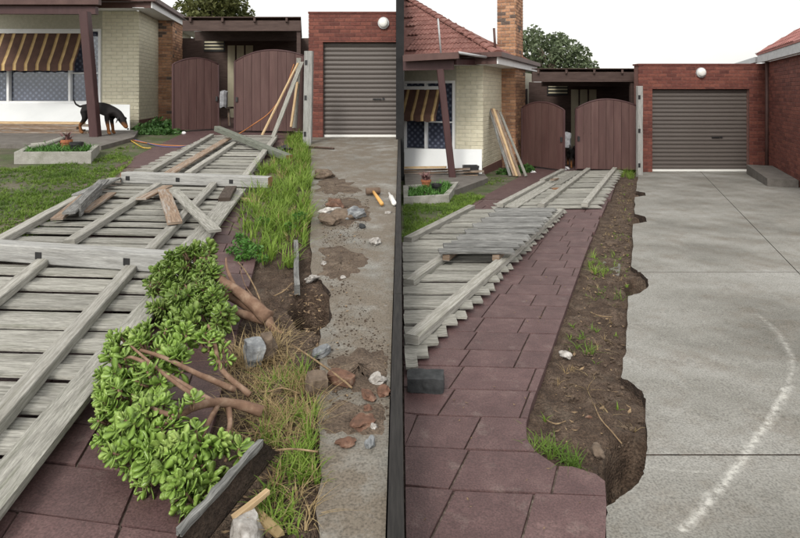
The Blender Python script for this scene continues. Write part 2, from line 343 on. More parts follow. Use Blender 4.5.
def concrete_material(name, tone, scratches, brown=.6, bl=.52):
    m = bpy.data.materials.new(name); m.use_nodes = True; t = m.node_tree; l = t.links.new
    b = t.nodes['Principled BSDF']; b.inputs['Roughness'].default_value = .88; b.inputs['Specular IOR Level'].default_value = .3
    c = node(t, 'ShaderNodeTexCoord'); V = c.outputs['Object']
    n1 = node(t, 'ShaderNodeTexNoise', Scale=.9, Detail=9.0, Roughness=.66); l(V, n1.inputs['Vector'])
    r1 = ramp(t, [(.32, tuple(tone * k for k in (.6, .575, .51))), (.5, tuple(tone * k for k in (1, .975, .89))), (.68, tuple(tone * k for k in (1.38, 1.36, 1.28)))]); l(n1.outputs['Fac'], r1.inputs[0])
    n2 = node(t, 'ShaderNodeTexNoise', Scale=3.5, Detail=8.0, Roughness=.7); l(V, n2.inputs['Vector'])
    mr = node(t, 'ShaderNodeMapRange'); mr.inputs[1].default_value = bl; mr.inputs[2].default_value = bl + .22; mr.inputs[4].default_value = brown; l(n2.outputs['Fac'], mr.inputs[0])
    mx = node(t, 'ShaderNodeMixRGB'); mx.inputs[2].default_value = (tone * .64, tone * .53, tone * .41, 1); l(mr.outputs[0], mx.inputs[0]); l(r1.outputs[0], mx.inputs[1])
    n3 = node(t, 'ShaderNodeTexNoise', Scale=110.0, Detail=4.0); l(V, n3.inputs['Vector'])
    r3 = ramp(t, [(.32, (.62,) * 3), (.5, (1.0,) * 3), (.68, (1.25,) * 3)]); l(n3.outputs['Fac'], r3.inputs[0])
    m2 = node(t, 'ShaderNodeMixRGB'); m2.blend_type = 'MULTIPLY'; m2.inputs[0].default_value = 1; l(mx.outputs[0], m2.inputs[1]); l(r3.outputs[0], m2.inputs[2])
    cur = m2.outputs[0]
    nv = node(t, 'ShaderNodeTexNoise', Scale=30.0, Detail=3.0, Roughness=.6); l(V, nv.inputs['Vector'])
    mv = node(t, 'ShaderNodeMapRange'); mv.inputs[1].default_value = .66; mv.inputs[2].default_value = .76; mv.inputs[4].default_value = .65; l(nv.outputs['Fac'], mv.inputs[0])
    mk = node(t, 'ShaderNodeMixRGB'); mk.inputs[2].default_value = (tone * .33, tone * .29, tone * .24, 1); l(mv.outputs[0], mk.inputs[0]); l(cur, mk.inputs[1]); cur = mk.outputs[0]
    nw = node(t, 'ShaderNodeTexNoise', Scale=17.0, Detail=6.0, Roughness=.75); l(V, nw.inputs['Vector'])
    mw = node(t, 'ShaderNodeMapRange'); mw.inputs[1].default_value = .6; mw.inputs[2].default_value = .8; mw.inputs[4].default_value = .5; l(nw.outputs['Fac'], mw.inputs[0])
    mk = node(t, 'ShaderNodeMixRGB'); mk.inputs[2].default_value = (tone * 1.7, tone * 1.68, tone * 1.6, 1); l(mw.outputs[0], mk.inputs[0]); l(cur, mk.inputs[1]); cur = mk.outputs[0]
    sx = node(t, 'ShaderNodeSeparateXYZ'); l(V, sx.inputs[0])
    n4 = node(t, 'ShaderNodeTexNoise', Scale=7.0, Detail=8.0, Roughness=.75); l(V, n4.inputs['Vector'])
    n5 = node(t, 'ShaderNodeTexNoise', Scale=26.0, Detail=5.0, Roughness=.75); l(V, n5.inputs['Vector'])
    def mth(op, a, bb):
        q = node(t, 'ShaderNodeMath'); q.operation = op
        for i, v in enumerate((a, bb)):
            if isinstance(v, (int, float)): q.inputs[i].default_value = v
            else: l(v, q.inputs[i])
        return q.outputs[0]
    for (cx, cy, rr, a0, a1, wd, am) in scratches:       # pale scraped arcs left on the slab: circle centre, radius, angle range, width
        dx = mth('SUBTRACT', sx.outputs[0], cx); dy = mth('SUBTRACT', sx.outputs[1], cy)
        dist = mth('SQRT', mth('ADD', mth('MULTIPLY', dx, dx), mth('MULTIPLY', dy, dy)), 0)
        dev = mth('ABSOLUTE', mth('SUBTRACT', mth('SUBTRACT', dist, rr), mth('MULTIPLY', mth('SUBTRACT', n4.outputs['Fac'], .5), wd * 1.6)), 0)
        ang = mth('ARCTAN2', dy, dx)
        q = node(t, 'ShaderNodeMapRange'); q.inputs[1].default_value = wd; q.inputs[2].default_value = 0; q.inputs[4].default_value = 1; l(dev, q.inputs[0])
        ga = mth('MULTIPLY', mth('MULTIPLY', mth('MULTIPLY', mth('GREATER_THAN', ang, a0), mth('LESS_THAN', ang, a1)), q.outputs[0]),
                 mth('MULTIPLY', mth('SUBTRACT', n5.outputs['Fac'], .4), am * 3))
        g = node(t, 'ShaderNodeClamp'); l(ga, g.inputs[0])
        mm = node(t, 'ShaderNodeMixRGB'); mm.inputs[2].default_value = (.62, .61, .57, 1); l(g.outputs[0], mm.inputs[0]); l(cur, mm.inputs[1]); cur = mm.outputs[0]
    l(cur, b.inputs['Base Color'])
    ad = mth('ADD', mth('MULTIPLY', n3.outputs['Fac'], .35), n2.outputs['Fac'])
    bp = node(t, 'ShaderNodeBump', Strength=.5, Distance=.006); l(ad, bp.inputs['Height']); l(bp.outputs[0], b.inputs['Normal'])
    MAT[name] = m

def awning_material():
    m = bpy.data.materials.new('awning_stripe'); m.use_nodes = True; t = m.node_tree; l = t.links.new
    b = t.nodes['Principled BSDF']; b.inputs['Roughness'].default_value = .85
    c = node(t, 'ShaderNodeTexCoord'); sx = node(t, 'ShaderNodeSeparateXYZ'); l(c.outputs['UV'], sx.inputs[0])
    fr = node(t, 'ShaderNodeMath'); fr.operation = 'FRACT'; l(sx.outputs[0], fr.inputs[0])
    r = ramp(t, [(0, (.085, .042, .03)), (.58, (.085, .042, .03)), (.6, (.36, .23, .09)), (.7, (.5, .36, .17)), (.86, (.36, .23, .09)), (.88, (.085, .042, .03))])
    r.color_ramp.interpolation = 'CONSTANT'; l(fr.outputs[0], r.inputs[0])
    n = node(t, 'ShaderNodeTexNoise', Scale=6.0, Detail=6.0); l(c.outputs['Object'], n.inputs['Vector'])
    rr = ramp(t, [(.3, (.75,) * 3), (.7, (1.15,) * 3)]); l(n.outputs['Fac'], rr.inputs[0])
    mx = node(t, 'ShaderNodeMixRGB'); mx.blend_type = 'MULTIPLY'; mx.inputs[0].default_value = 1; l(r.outputs[0], mx.inputs[1]); l(rr.outputs[0], mx.inputs[2]); l(mx.outputs[0], b.inputs['Base Color'])
    MAT['awning_stripe'] = m
def lace_material():
    m = bpy.data.materials.new('lace'); m.use_nodes = True; t = m.node_tree; l = t.links.new
    b = t.nodes['Principled BSDF']; b.inputs['Roughness'].default_value = .9
    c = node(t, 'ShaderNodeTexCoord'); mp = node(t, 'ShaderNodeMapping'); mp.inputs['Scale'].default_value = (1, 1, 1); mp.inputs['Rotation'].default_value = (0, 0, .785)
    l(c.outputs['UV'], mp.inputs['Vector'])
    v = node(t, 'ShaderNodeTexVoronoi', Scale=9.0, Randomness=0.12); l(mp.outputs[0], v.inputs['Vector'])
    r = ramp(t, [(.12, (.17, .19, .26)), (.36, (.05, .058, .095)), (.7, (.025, .03, .055))]); l(v.outputs['Distance'], r.inputs[0]); l(r.outputs[0], b.inputs['Base Color'])
    MAT['lace'] = m
def glass_material():
    m = bpy.data.materials.new('glass'); m.use_nodes = True; t = m.node_tree; l = t.links.new
    t.nodes.remove(t.nodes['Principled BSDF'])
    tr = node(t, 'ShaderNodeBsdfTransparent'); gl = node(t, 'ShaderNodeBsdfGlossy', Roughness=.04)
    gl.inputs['Color'].default_value = (.8, .85, .9, 1); ms = node(t, 'ShaderNodeMixShader'); ms.inputs[0].default_value = .06
    l(tr.outputs[0], ms.inputs[1]); l(gl.outputs[0], ms.inputs[2]); l(ms.outputs[0], t.nodes['Material Output'].inputs['Surface'])
    MAT['glass'] = m
def dog_material():
    m = bpy.data.materials.new('dog_coat'); m.use_nodes = True; t = m.node_tree; l = t.links.new
    b = t.nodes['Principled BSDF']; b.inputs['Roughness'].default_value = .7; b.inputs['Specular IOR Level'].default_value = .2
    c = node(t, 'ShaderNodeTexCoord'); sx = node(t, 'ShaderNodeSeparateXYZ'); l(c.outputs['Object'], sx.inputs[0])
    n = node(t, 'ShaderNodeTexNoise', Scale=9.0, Detail=4.0); l(c.outputs['Object'], n.inputs['Vector'])
    ma = node(t, 'ShaderNodeMath'); ma.operation = 'MULTIPLY_ADD'; ma.inputs[1].default_value = .16; l(n.outputs['Fac'], ma.inputs[0]); l(sx.outputs[2], ma.inputs[2])
    r = ramp(t, [(0, (.2, .085, .03)), (.27, (.17, .07, .025)), (.33, (.012, .01, .01)), (1, (.01, .009, .01))]); l(ma.outputs[0], r.inputs[0]); l(r.outputs[0], b.inputs['Base Color'])
    MAT['dog_coat'] = m
awning_material(); lace_material(); glass_material(); dog_material()

# ------------------------------------------------------------------ the setting: ground, lots
box('ground', -300, 300, -150, 600, -3.0, -1.6, 'ground'); tag(bpy.data.objects['ground'], kind='structure')

def sheet(name, corners, thick, mat, kind='structure'):
    o = prism(name, corners, thick, mat)
    return tag(o, kind=kind)

# left lot
Y0, Y1 = -2.5, 24.0
C_LAWN_A, C_PAV_A, C_CON_A = -2.98, -0.376, 0.07
def quad_lot(fn, c0, c1, ya, yb, up): return [fn(c0, ya, up), fn(c1, ya, up), fn(c1, yb, up), fn(c0, yb, up)]
sheet('lawn_bed', [Vector((-16, Y0, gz('A', Y0) - .01)), LA(C_LAWN_A, Y0, -.01), LA(C_LAWN_A, Y1, -.01), Vector((-16, Y1, gz('A', Y1) - .01))], 1.6, 'lawn_soil')
pav_bed_A = sheet('paver_path', quad_lot(LA, C_LAWN_A + .002, C_PAV_A - .02, Y0, Y1, -.012), 1.2, 'paver_joint')
# right lot
C_LAWN_B, C_JOINT_B = -2.84, 1.5
sheet('lawn_bed', [Vector((.02, 6.65, gz('B', 6.65) - .01)), LB(C_LAWN_B, 6.65, -.01), LB(C_LAWN_B, Y1, -.01), Vector((.02, Y1, gz('B', Y1) - .01))], 1.0, 'lawn_soil')

EDGE_B = [(Y, c) for (Y, c) in [(-3, -.129), (2.05, -.129), (2.2, -.135), (2.33, -.15), (2.36, -.16), (2.42, -.307), (2.47, -.40), (2.54, -.483), (2.62, -.535), (2.75, -.566), (2.92, -.577), (3.3, -.577), (6.2, -.6), (12.4, -.53), (25, -.53)]]
def interp(tab, t):
    if t <= tab[0][0]: return tab[0][1]
    for (a, b) in zip(tab, tab[1:]):
        if t <= b[0]: return a[1] + (b[1] - a[1]) * (t - a[0]) / (b[0] - a[0])
    return tab[-1][1]
def edgeB(Y): return interp(EDGE_B, Y)
bedpts = [LB(edgeB(Y) - .03, Y, -.012) for Y in [-2.5, 1.0, 2.0, 2.2, 2.33, 2.36, 2.42, 2.47, 2.54, 2.62, 2.75, 2.92, 3.3, 6.2, 12.4, 24]]
left_side = [LB(C_LAWN_B + .004, 24, -.012), LB(C_LAWN_B + .004, 6.66, -.012), Vector((.02, 6.64, gz('B', 6.64) - .012)), Vector((.02, -2.5, gz('B', -2.5) - .012))]
# near part of the right lot starts at the boundary line X = 0.02
bed_B = sheet('paver_path', bedpts + left_side, 1.0, 'paver_joint')

def pavers(parent, fn, lot, c0, c1f, ya, yb, wd, pitch, skew, keep):
    """irregular running bond; each paver is a slab of its own, cut to the path edge"""
    row = 0; Y = ya; n = 0
    while Y < yb:
        h = pitch * (1 if RN.random() < .75 else rnd(.85, 1.12))
        c = c0 - rnd(0, wd)
        while c < 4:
            wdd = wd * rnd(.75, 1.2)
            a, b = c + .0045, c + wdd - .0045
            ys = [Y + .0045 + (h - .009) * k / 6 for k in range(7)]
            pl, pr = [], []
            for yy in ys:
                yl = lambda cc: yy + skew * (-(cc - c0))          # rows run slightly off square
                ra = max(a, c0 + .004); ok = True
                lim = c1f(yl(b))
                rb = min(b, lim)
                if rb - ra > .02:
                    pl.append((ra, yl(ra))); pr.append((rb, yl(rb)))
            if len(pl) >= 2 and keep(fn(pl[0][0], pl[0][1]), fn(pr[-1][0], pr[-1][1])):
                dz = rnd(-.0025, .0025)
                poly = [fn(q[0], q[1], dz) for q in pl] + [fn(q[0], q[1], dz) for q in reversed(pr)]
                poly2 = [v for v in poly]
                if lot == 'B':
                    for v in poly2: v.x = max(v.x, .022)
                # drop collinear left/right midpoints unless cut
                if abs(max(p[0] for p in pr) - min(p[0] for p in pr)) < .004:
                    poly2 = [poly2[0], poly2[len(pl) - 1], poly2[len(pl)], poly2[-1]]
                cen = sum(poly2, Vector()) / len(poly2)
                top = [cen + (v - cen) * .99 for v in poly2]
                for v in top: v.z += 0
                m = len(poly2)
                V = [v + Vector((0, 0, 0)) for v in top] + [v - Vector((0, 0, .006)) for v in poly2] + [v - Vector((0, 0, .05)) for v in poly2]
                ar = sum(poly2[i].x * poly2[(i + 1) % m].y - poly2[(i + 1) % m].x * poly2[i].y for i in range(m))
                ix = list(range(m)) if ar > 0 else list(range(m - 1, -1, -1))
                Fc = [tuple(ix)]
                for k in range(m):
                    i, j = ix[k], ix[(k + 1) % m]
                    Fc += [(i, m + i, m + j, j), (m + i, 2 * m + i, 2 * m + j, m + j)]
                mesh('paver', V, Fc, 'paver', parent); n += 1
            c += wdd
        Y += h; row += 1
    return n
na = pavers(pav_bed_A, LA, 'A', C_LAWN_A, lambda Y: C_PAV_A, 1.25, 8.4, .37, .23, .16, lambda p, q: q.x > -2.6)
nb = pavers(bed_B, LB, 'B', C_LAWN_B, edgeB, .75, 9.4, .37, .27, .06, lambda p, q: q.x > .06)
print('pavers', na, nb)

# far stretch of both paths: the same painted concrete, pieces too small to tell apart
sheet('path_surface', quad_lot(LA, C_LAWN_A + .01, C_PAV_A, 8.65, 23.5, 0), .05, 'paver')
sheet('path_surface', quad_lot(LB, C_LAWN_B + .01, -.53, 9.75, 23.5, 0), .05, 'paver')

# concrete driveways
SCR = []
def arc3(p, q, r):     # circle through three ground points
    ax, ay, bx, by, cx, cy = p.x, p.y, q.x, q.y, r.x, r.y
    d = 2 * (ax * (by - cy) + bx * (cy - ay) + cx * (ay - by))
    ux = ((ax * ax + ay * ay) * (by - cy) + (bx * bx + by * by) * (cy - ay) + (cx * cx + cy * cy) * (ay - by)) / d
    uy = ((ax * ax + ay * ay) * (cx - bx) + (bx * bx + by * by) * (ax - cx) + (cx * cx + cy * cy) * (bx - ax)) / d
    return ux, uy, math.hypot(ax - ux, ay - uy)
for tri, wd, am in (((G('B', 682, 532), G('B', 745, 455), G('B', 790, 385)), .03, .95), ((G('B', 700, 515), G('B', 752, 445), G('B', 792, 372)), .018, .7), ((G('B', 792, 372), G('B', 786, 345), G('B', 757, 314)), .03, .5),
                    ((G('B', 640, 466), G('B', 668, 470), G('B', 715, 472)), .012, .6)):
    ux, uy, rr = arc3(*tri)
    an = sorted(math.atan2(p.y - uy, p.x - ux) for p in tri)
    SCR.append((ux, uy, rr, an[0], an[2], wd, am))
concrete_material('concrete_B', .225, SCR, .55, .48)
concrete_material('concrete_A', .22, [], .9, .33)

CEDGE_B = [(606, 700, -.13), (606, 528, None), (606, 507, None), (614, 501, None), (625, 494, None), (635, 486, None), (642, 476, None), (645, 465, None), (646, 453.5, None)]
def ragged(pts, amp, n=5):
    out_ = []
    for a, b in zip(pts, pts[1:]):
        for k in range(n):
            p = a.lerp(b, k / n)
            out_.append(p + Vector((rnd(-amp, amp), rnd(-amp, amp) * .6, 0)) if k else p.copy())
    out_.append(pts[-1].copy()); return out_
conB = thing('concrete_driveway', 'clean grey concrete driveway with scrape marks, in front of the right-hand garage', 'driveway', (0, 0, 0))
del conB['label']; del conB['category']; conB['kind'] = 'structure'
XR = 30.0
def onY(c_or_x, Y): return Vector((c_or_x, Y, gz('B', Y)))
g = .0045
yJ1 = G('B', 700, 455).y; yJ2 = G('B', 700, 272).y
def cj(Y): return C_JOINT_B
e1 = ragged([G('B', 606, 700), G('B', 606, 528), G('B', 606, 507), G('B', 616, 500), G('B', 625, 494), G('B', 636, 485), G('B', 642, 476), G('B', 645, 466)], .006, 4)
bay1 = [LB(-.13, .3)] + e1 + [LB(.024, yJ1 - g), LB(14, yJ1 - g), LB(14, .3)]
prism('bay', bay1, .13, 'concrete_B', conB, 'soil_and_shade')  # sides of every bay: caked earth plus painted-in shade of the notches
e2 = ragged([LB(.023, yJ1 + g), G('B', 647, 430), G('B', 646, 399), G('B', 642, 391), G('B', 632, 383), G('B', 621, 377), G('B', 623, 362), G('B', 626, 347), G('B', 627, 318), G('B', 628, 296), G('B', 640, 293), G('B', 648, 287), G('B', 648, 279), G('B', 644, 275.5), LB(.0, yJ2 - g)], .008, 4)
bay2 = e2 + [LB(C_JOINT_B - g, yJ2 - g), LB(C_JOINT_B - g, yJ1 + g)]
prism('bay', bay2, .13, 'concrete_B', conB, 'soil_and_shade')
prism('bay', [LB(C_JOINT_B + g, yJ1 + g), LB(14, yJ1 + g), LB(14, yJ2 - g), LB(C_JOINT_B + g, yJ2 - g)], .13, 'concrete_B', conB, 'soil_and_shade')
e3 = ragged([LB(-.03, yJ2 + g), G('B', 631, 266), G('B', 633, 241), G('B', 633, 224), G('B', 647, 221.5), G('B', 645, 216.5), G('B', 635, 214), G('B', 635, 197), G('B', 646, 195.5), G('B', 645, 192.5), G('B', 636, 191), G('B', 638, 176)], .012, 4)
bay3 = e3 + [LB(-.07, 15.5), LB(C_JOINT_B - g, 15.5), LB(C_JOINT_B - g, yJ2 + g)]
prism('bay', bay3, .13, 'concrete_B', conB, 'soil_and_shade')
prism('bay', [LB(C_JOINT_B + g, yJ2 + g), LB(14, yJ2 + g), LB(14, 15.5), LB(C_JOINT_B + g, 15.5)], .13, 'concrete_B', conB, 'soil_and_shade')
prism('joint_bed', [LB(.12, .3, -.025), LB(14, .3, -.025), LB(14, 15.5, -.025), LB(.12, 15.5, -.025)], .2, 'paver_joint', conB)

XB = -.045
eA = ragged([LA(.04, 1.0), G('A', 319, 528), G('A', 319, 450), G('A', 317, 403), G('A', 320, 370), G('A', 320, 330), G('A', 330, 322), G('A', 331, 295), G('A', 322, 281), G('A', 312, 276), G('A', 310, 240), G('A', 311, 190), G('A', 311, 150), G('A', 311, 141)], .012, 5)
conA = sheet('concrete_driveway', [Vector((-.3, -2.5, gz('A', -2.5)))] + eA + [LA(.1, 14.5), Vector((XB, 14.5, gz('A', 14.5))), Vector((XB, -2.5, gz('A', -2.5)))], .14, 'concrete_A')
conA.data.materials.append(MAT['soil_and_shade'])  # left slab sides likewise: caked earth with the edge shade painted in
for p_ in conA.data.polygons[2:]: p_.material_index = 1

# soil strips (height fields with the dug post holes)
def soil(name, lot, fn, left, right, ya, yb, base, pits, mounds, mat):
    rows = []
    Y = ya
    while Y < yb:
        rows.append(Y); Y += max(.011, .0085 * Y)
    nc = 64
    V, Fc = [], []
    for Y in rows:
        a, b = left(Y), right(Y)
        for k in range(nc + 1):
            c = a + (b - a) * k / nc
            p = fn(c, Y)
            h = base + .02 * noise.noise(Vector((p.x * 6, p.y * 6, 1))) + .02 * noise.noise(Vector((p.x * 17, p.y * 17, 4))) + .013 * noise.noise(Vector((p.x * 48, p.y * 48, 9)))
            for (pc, pY, rc, ry, dep) in pits:
                q = math.hypot((c - pc) / rc, (Y - pY) / ry) + .25 * noise.noise(Vector((p.x * 9, p.y * 9, 7)))
                if q < 1.15: h -= dep * max(0, min(1, (1.15 - q) / .3))
            for (pc, pY, rc, ry, up) in mounds:
                q = math.hypot((c - pc) / rc, (Y - pY) / ry) + .2 * noise.noise(Vector((p.x * 8, p.y * 8, 3)))
                if q < 1: h += up * (1 - q * q) * (.75 + .5 * noise.noise(Vector((p.x * 25, p.y * 25, 2))))
            V.append((p.x, p.y, p.z + h))
    n = nc + 1
    for i in range(len(rows) - 1):
        for k in range(nc):
            Fc.append((i * n + k, i * n + k + 1, (i + 1) * n + k + 1, (i + 1) * n + k))
    return tag(mesh(name, V, Fc, mat, smooth=True), kind='structure')
def cA(x, y): p = G('A', x, y); return p.x - TA * p.y, p.y
def cB(x, y): p = G('B', x, y); return p.x - TB * p.y, p.y
pitA = cA(312, 303)
soil('soil_strip', 'A', LA, lambda Y: C_PAV_A - .06, lambda Y: min(.4, -.055 - TA * Y), .5, 14.4, -.035,
     [(pitA[0] + .005, pitA[1] - .02, .13, .25, .42)],
     [(*cA(255, 385), .2, .3, .05), (*cA(262, 300), .14, .25, .08), (*cA(300, 365), .12, .18, .03), (*cA(283, 405), .15, .2, .05), (*cA(280, 340), .15, .15, .05)], 'soil')
pB = [cB(626, 462), cB(636, 283), cB(639, 219), cB(636, 194)]
soil('soil_strip', 'B', LB, lambda Y: edgeB(Y) - .06, lambda Y: .3, 1.2, 15.2, -.045,
     [(pB[0][0] + .02, pB[0][1], .12, .22, .2), (pB[1][0], pB[1][1], .11, .2, .22), (pB[2][0], pB[2][1], .14, .3, .14), (pB[3][0], pB[3][1], .2, .35, .1)],
     [(*cB(590, 425), .22, .25, .03), (*cB(610, 262), .16, .35, .05), (*cB(606, 300), .2, .5, .03)], 'soil')

# added black divider on the seam of the lots: low sleepers, tall wall behind
rw = thing('added_divider_low', 'added low black sleeper divider between the left and right driveways', 'divider wall', (-.03, 6, gz('B', 6)))
for k in range(5):
    ya, yb = -2.3 + k * 2.93, -2.3 + (k + 1) * 2.93 - .01
    for c in range(8):
        za = gz('A', ya) + .03 - c * .17; zb = gz('A', yb) + .03 - c * .17
        if max(za, zb) - .1 < gz('B', (ya + yb) / 2) - .25: continue
        beam('sleeper', Vector((-.014, ya, za - .08)), Vector((-.014, yb, zb - .08)), .05, .165, 'divider_timber', rw, segs=3, jit=.003)
pw = thing('added_divider_tall', 'added tall black divider wall between left garage and right house', 'wall', (0, 12.5, gz('B', 12.5)))
V = [(-.088, 12.36, -1.4), (.088, 12.36, -1.4), (.088, 19, -1.4), (-.088, 19, -1.4), (-.088, 12.36, 3.75), (.088, 12.36, 3.75), (.088, 19, 5.0), (-.088, 19, 5.0)]
mesh('wall', V, BOXF, 'charcoal_render', pw)
beam('coping', Vector((0, 12.33, 3.79)), Vector((0, 19, 5.04)), .2, .06, 'charcoal_render', pw)

# ------------------------------------------------------------------ bricks, windows, roofs
BRICK = {}
def brick_mesh(key, bl, bh, depth, mat):
    k = (key, mat)
    if k in BRICK: return BRICK[k]
    c = .006
    V = [(-bl / 2, depth, -bh / 2), (bl / 2, depth, -bh / 2), (bl / 2, depth, bh / 2), (-bl / 2, depth, bh / 2),
         (-bl / 2, c, -bh / 2), (bl / 2, c, -bh / 2), (bl / 2, c, bh / 2), (-bl / 2, c, bh / 2),
         (-bl / 2 + c, 0, -bh / 2 + c), (bl / 2 - c, 0, -bh / 2 + c), (bl / 2 - c, 0, bh / 2 - c), (-bl / 2 + c, 0, bh / 2 - c)]
    Fc = [(8, 9, 10, 11)]
    for i in range(4):
        j = (i + 1) % 4
        Fc += [(4 + i, 4 + j, 8 + j, 8 + i), (i, j, 4 + j, 4 + i)]
    me = bpy.data.meshes.new('brick'); me.from_pydata(V, [], Fc); me.materials.append(MAT[mat]); me.update()
    BRICK[k] = me
    return me
def bricks(parent, pl, rects, mat, bl=.23, bh=.076, jt=.01, z0=0.0, depth=.03, proud=.0, phase=0.0):
    me = brick_mesh((bl, bh, depth), bl, bh, depth, mat)
    b = wloc(parent); n = 0
    for (s0, s1, za, zb) in rects:
        r0 = math.floor((za - z0) / (bh + jt)); r1 = math.ceil((zb - z0) / (bh + jt))
        for r in range(r0, r1):
            lo = max(za, z0 + r * (bh + jt)); hi = min(zb, z0 + r * (bh + jt) + bh)
            if hi - lo < .02: continue
            ph = phase + (.5 * (bl + jt) if r % 2 else 0)
            i0 = math.floor((s0 - ph) / (bl + jt)); i1 = math.ceil((s1 - ph) / (bl + jt))
            for i in range(i0, i1 + 1):
                a = max(s0, ph + i * (bl + jt)); c = min(s1, ph + i * (bl + jt) + bl)
                if c - a < .035: continue
                o = bpy.data.objects.new('brick', me); col.objects.link(o); o.parent = parent
                o.location = pl.pt((a + c) / 2, (lo + hi) / 2, proud + rnd(-.0015, .0015)) - b
                o.rotation_euler = (0, 0, pl.ang)
                o.scale = ((c - a) / bl, 1, (hi - lo) / bh); n += 1
    return n

def window(parent, pl, s0, s1, z0, z1, mull, transom=None):
    wdw = pl.box('window', s0, s1, z0, z1, -.12, -.10, 'lace', parent)       # lace curtain behind the glass
    me = wdw.data
    ul = me.uv_layers.new(name='UVMap')
    for li, lp in enumerate(me.loops):
        v = me.vertices[lp.vertex_index].co; ul.data[li].uv = (Vector((v.x, v.y, 0)).length * (1 if v.x > 0 else -1), v.z)
    wdw.name = 'window'
    f = .06
    ms = [s0] + mull + [s1]
    for a, c in zip(ms, ms[1:]): pl.box('pane', a + f / 2, c - f / 2, z0 + f / 2, z1 - f / 2, -.06, -.054, 'glass', wdw)
    for m in ms: pl.box('frame', m - f / 2, m + f / 2, z0 - f / 2, z1 + f / 2, -.08, .035, 'white_paint', wdw)
    for a, c in zip(ms, ms[1:]):
        pl.box('frame', a + f / 2 + .001, c - f / 2 - .001, z1 - f / 2, z1 + f / 2, -.08, .03, 'white_paint', wdw)
        pl.box('frame', a + f / 2 + .001, c - f / 2 - .001, z0 - f / 2, z0 + f / 2, -.08, .03, 'white_paint', wdw)
    if transom: pl.box('frame', ms[-2] + f / 2 + .001, ms[-1] - f / 2 - .001, transom - .015, transom + .015, -.078, .02, 'white_paint', wdw)
    pl.box('sill', s0 - .06, s1 + .06, z0 - .08, z0 - f / 2 - .001, -.08, .06, 'white_paint', wdw)
    return wdw
def awning(parent, pl, s0, s1, zt, zb, reach, stripe):
    V, Fc, U = [], [], []
    n = int((s1 - s0) / .02); prof = [(0.02, zt), (reach * .33, zt + (zb - zt) * .27), (reach * .66, zt + (zb - zt) * .56), (reach, zt + (zb - zt) * .82), (reach + .005, zb)]
    for i in range(n + 1):
        s = s0 + (s1 - s0) * i / n
        for k, (o, z) in enumerate(prof):
            zz = z
            if k == 4: zz = zb + .025 * abs(math.sin(math.pi * (s - s0) / stripe))
            V.append(pl.pt(s, zz + .006 * math.sin(s * 9 + k), o))
    m = len(prof)
    for i in range(n):
        for k in range(m - 1):
            Fc.append((i * m + k, (i + 1) * m + k, (i + 1) * m + k + 1, i * m + k + 1))
            u0, u1 = (s0 + (s1 - s0) * i / n) / stripe, (s0 + (s1 - s0) * (i + 1) / n) / stripe
            U += [(u0, 0), (u1, 0), (u1, 1), (u0, 1)]
    o = mesh('awning', V, Fc, 'awning_stripe', parent, uvs=U)
    md = o.modifiers.new('thick', 'SOLIDIFY'); md.thickness = .006
    pl.box('awning_box', s0 - .03, s1 + .03, zt - .01, zt + .07, 0, .07, 'white_paint', parent)
    return o

# ------------------------------------------------------------------ houses
V_A = Vector((TA, 1, 0)).normalized(); V_B = Vector((TB, 1, 0)).normalized()
def side_plane(corner, v):           # wall going back from a corner, seen from the right
    a = math.degrees(math.atan2(v.y, v.x))
    return Plane(corner, a)

def chimney_breast(parent, sp, s0, s1, prot, z0, z1, stack):
    """brick breast proud of the side wall: front face looks at the viewer, long face looks at the drive"""
    sp2 = Plane(sp.pt(s0, 0, prot), math.degrees(sp.ang))
    core = sp.box('chimney_breast', s0 + .012, s1 - .012, z0, z1, 0, prot - .012, 'mortar', parent)
    fp = Plane(sp.pt(s0, 0, 0), math.degrees(sp.ang) - 90)       # front face, s runs out from the wall
    n = bricks(core, fp, [(0, prot, z0, z1)], 'brick_orange', z0=z0)
    n += bricks(core, sp2, [(0, s1 - s0, z0, z1)], 'brick_orange', z0=z0)
    if stack:
        a, b, za, zb = stack
        st = sp.box('chimney_stack', s0 + .162, s0 + 1.138, za, zb, a + .012, b - .012, 'mortar_light', parent)
        fp3 = Plane(sp.pt(s0 + .15, 0, a), math.degrees(sp.ang) - 90)
        n += bricks(st, fp3, [(0, b - a, za, zb)], 'brick_orange', z0=z0)
        sp4 = Plane(sp.pt(s0 + .15, 0, b), math.degrees(sp.ang))
        n += bricks(st, sp4, [(0, 1.0, za, zb)], 'brick_orange', z0=z0)
    return n

# ---- left house
cornA = G('A', 139, 128)
HA = thing('house', 'cream brick house with striped awning behind the black dog', 'house', cornA)
fA = Plane(cornA, 0)
zEA = 3.86                                  # eave height
zg = cornA.z
wA0, wA1 = fA.s(-60), fA.s(101, 66)
wz0, wz1 = fA.z(50, 102), fA.z(50, 30)
b0 = -9.0
# front wall round the window opening
fA.box('wall', b0, wA0, zg - .3, zEA - .1, -.25, -.006, 'cream_joint', HA)
fA.box('wall', wA0, wA1, zg - .3, wz0, -.25, -.006, 'cream_joint', HA)
fA.box('wall', wA0, wA1, wz1, zEA - .1, -.25, -.006, 'cream_joint', HA)
wall_fr = fA.box('wall', wA1, -.07, zg - .3, zEA - .1, -.25, -.006, 'cream_joint', HA)
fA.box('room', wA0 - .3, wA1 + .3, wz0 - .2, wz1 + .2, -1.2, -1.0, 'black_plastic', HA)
n1 = bricks(wall_fr, fA, [(wA1 + .035, 0, zg - .1, zEA - .1)], 'brick_cream', .29, .09, .008, z0=zg)
sA = side_plane(cornA, V_A)
wall_sd = sA.box('wall', .09, 7, zg - .3, zEA - .1, -.25, -.006, 'cream_joint', HA)
n1 += bricks(wall_sd, sA, [(0.012, 2.1, zg - .1, zEA - .1)], 'brick_cream', .29, .09, .008, z0=zg)
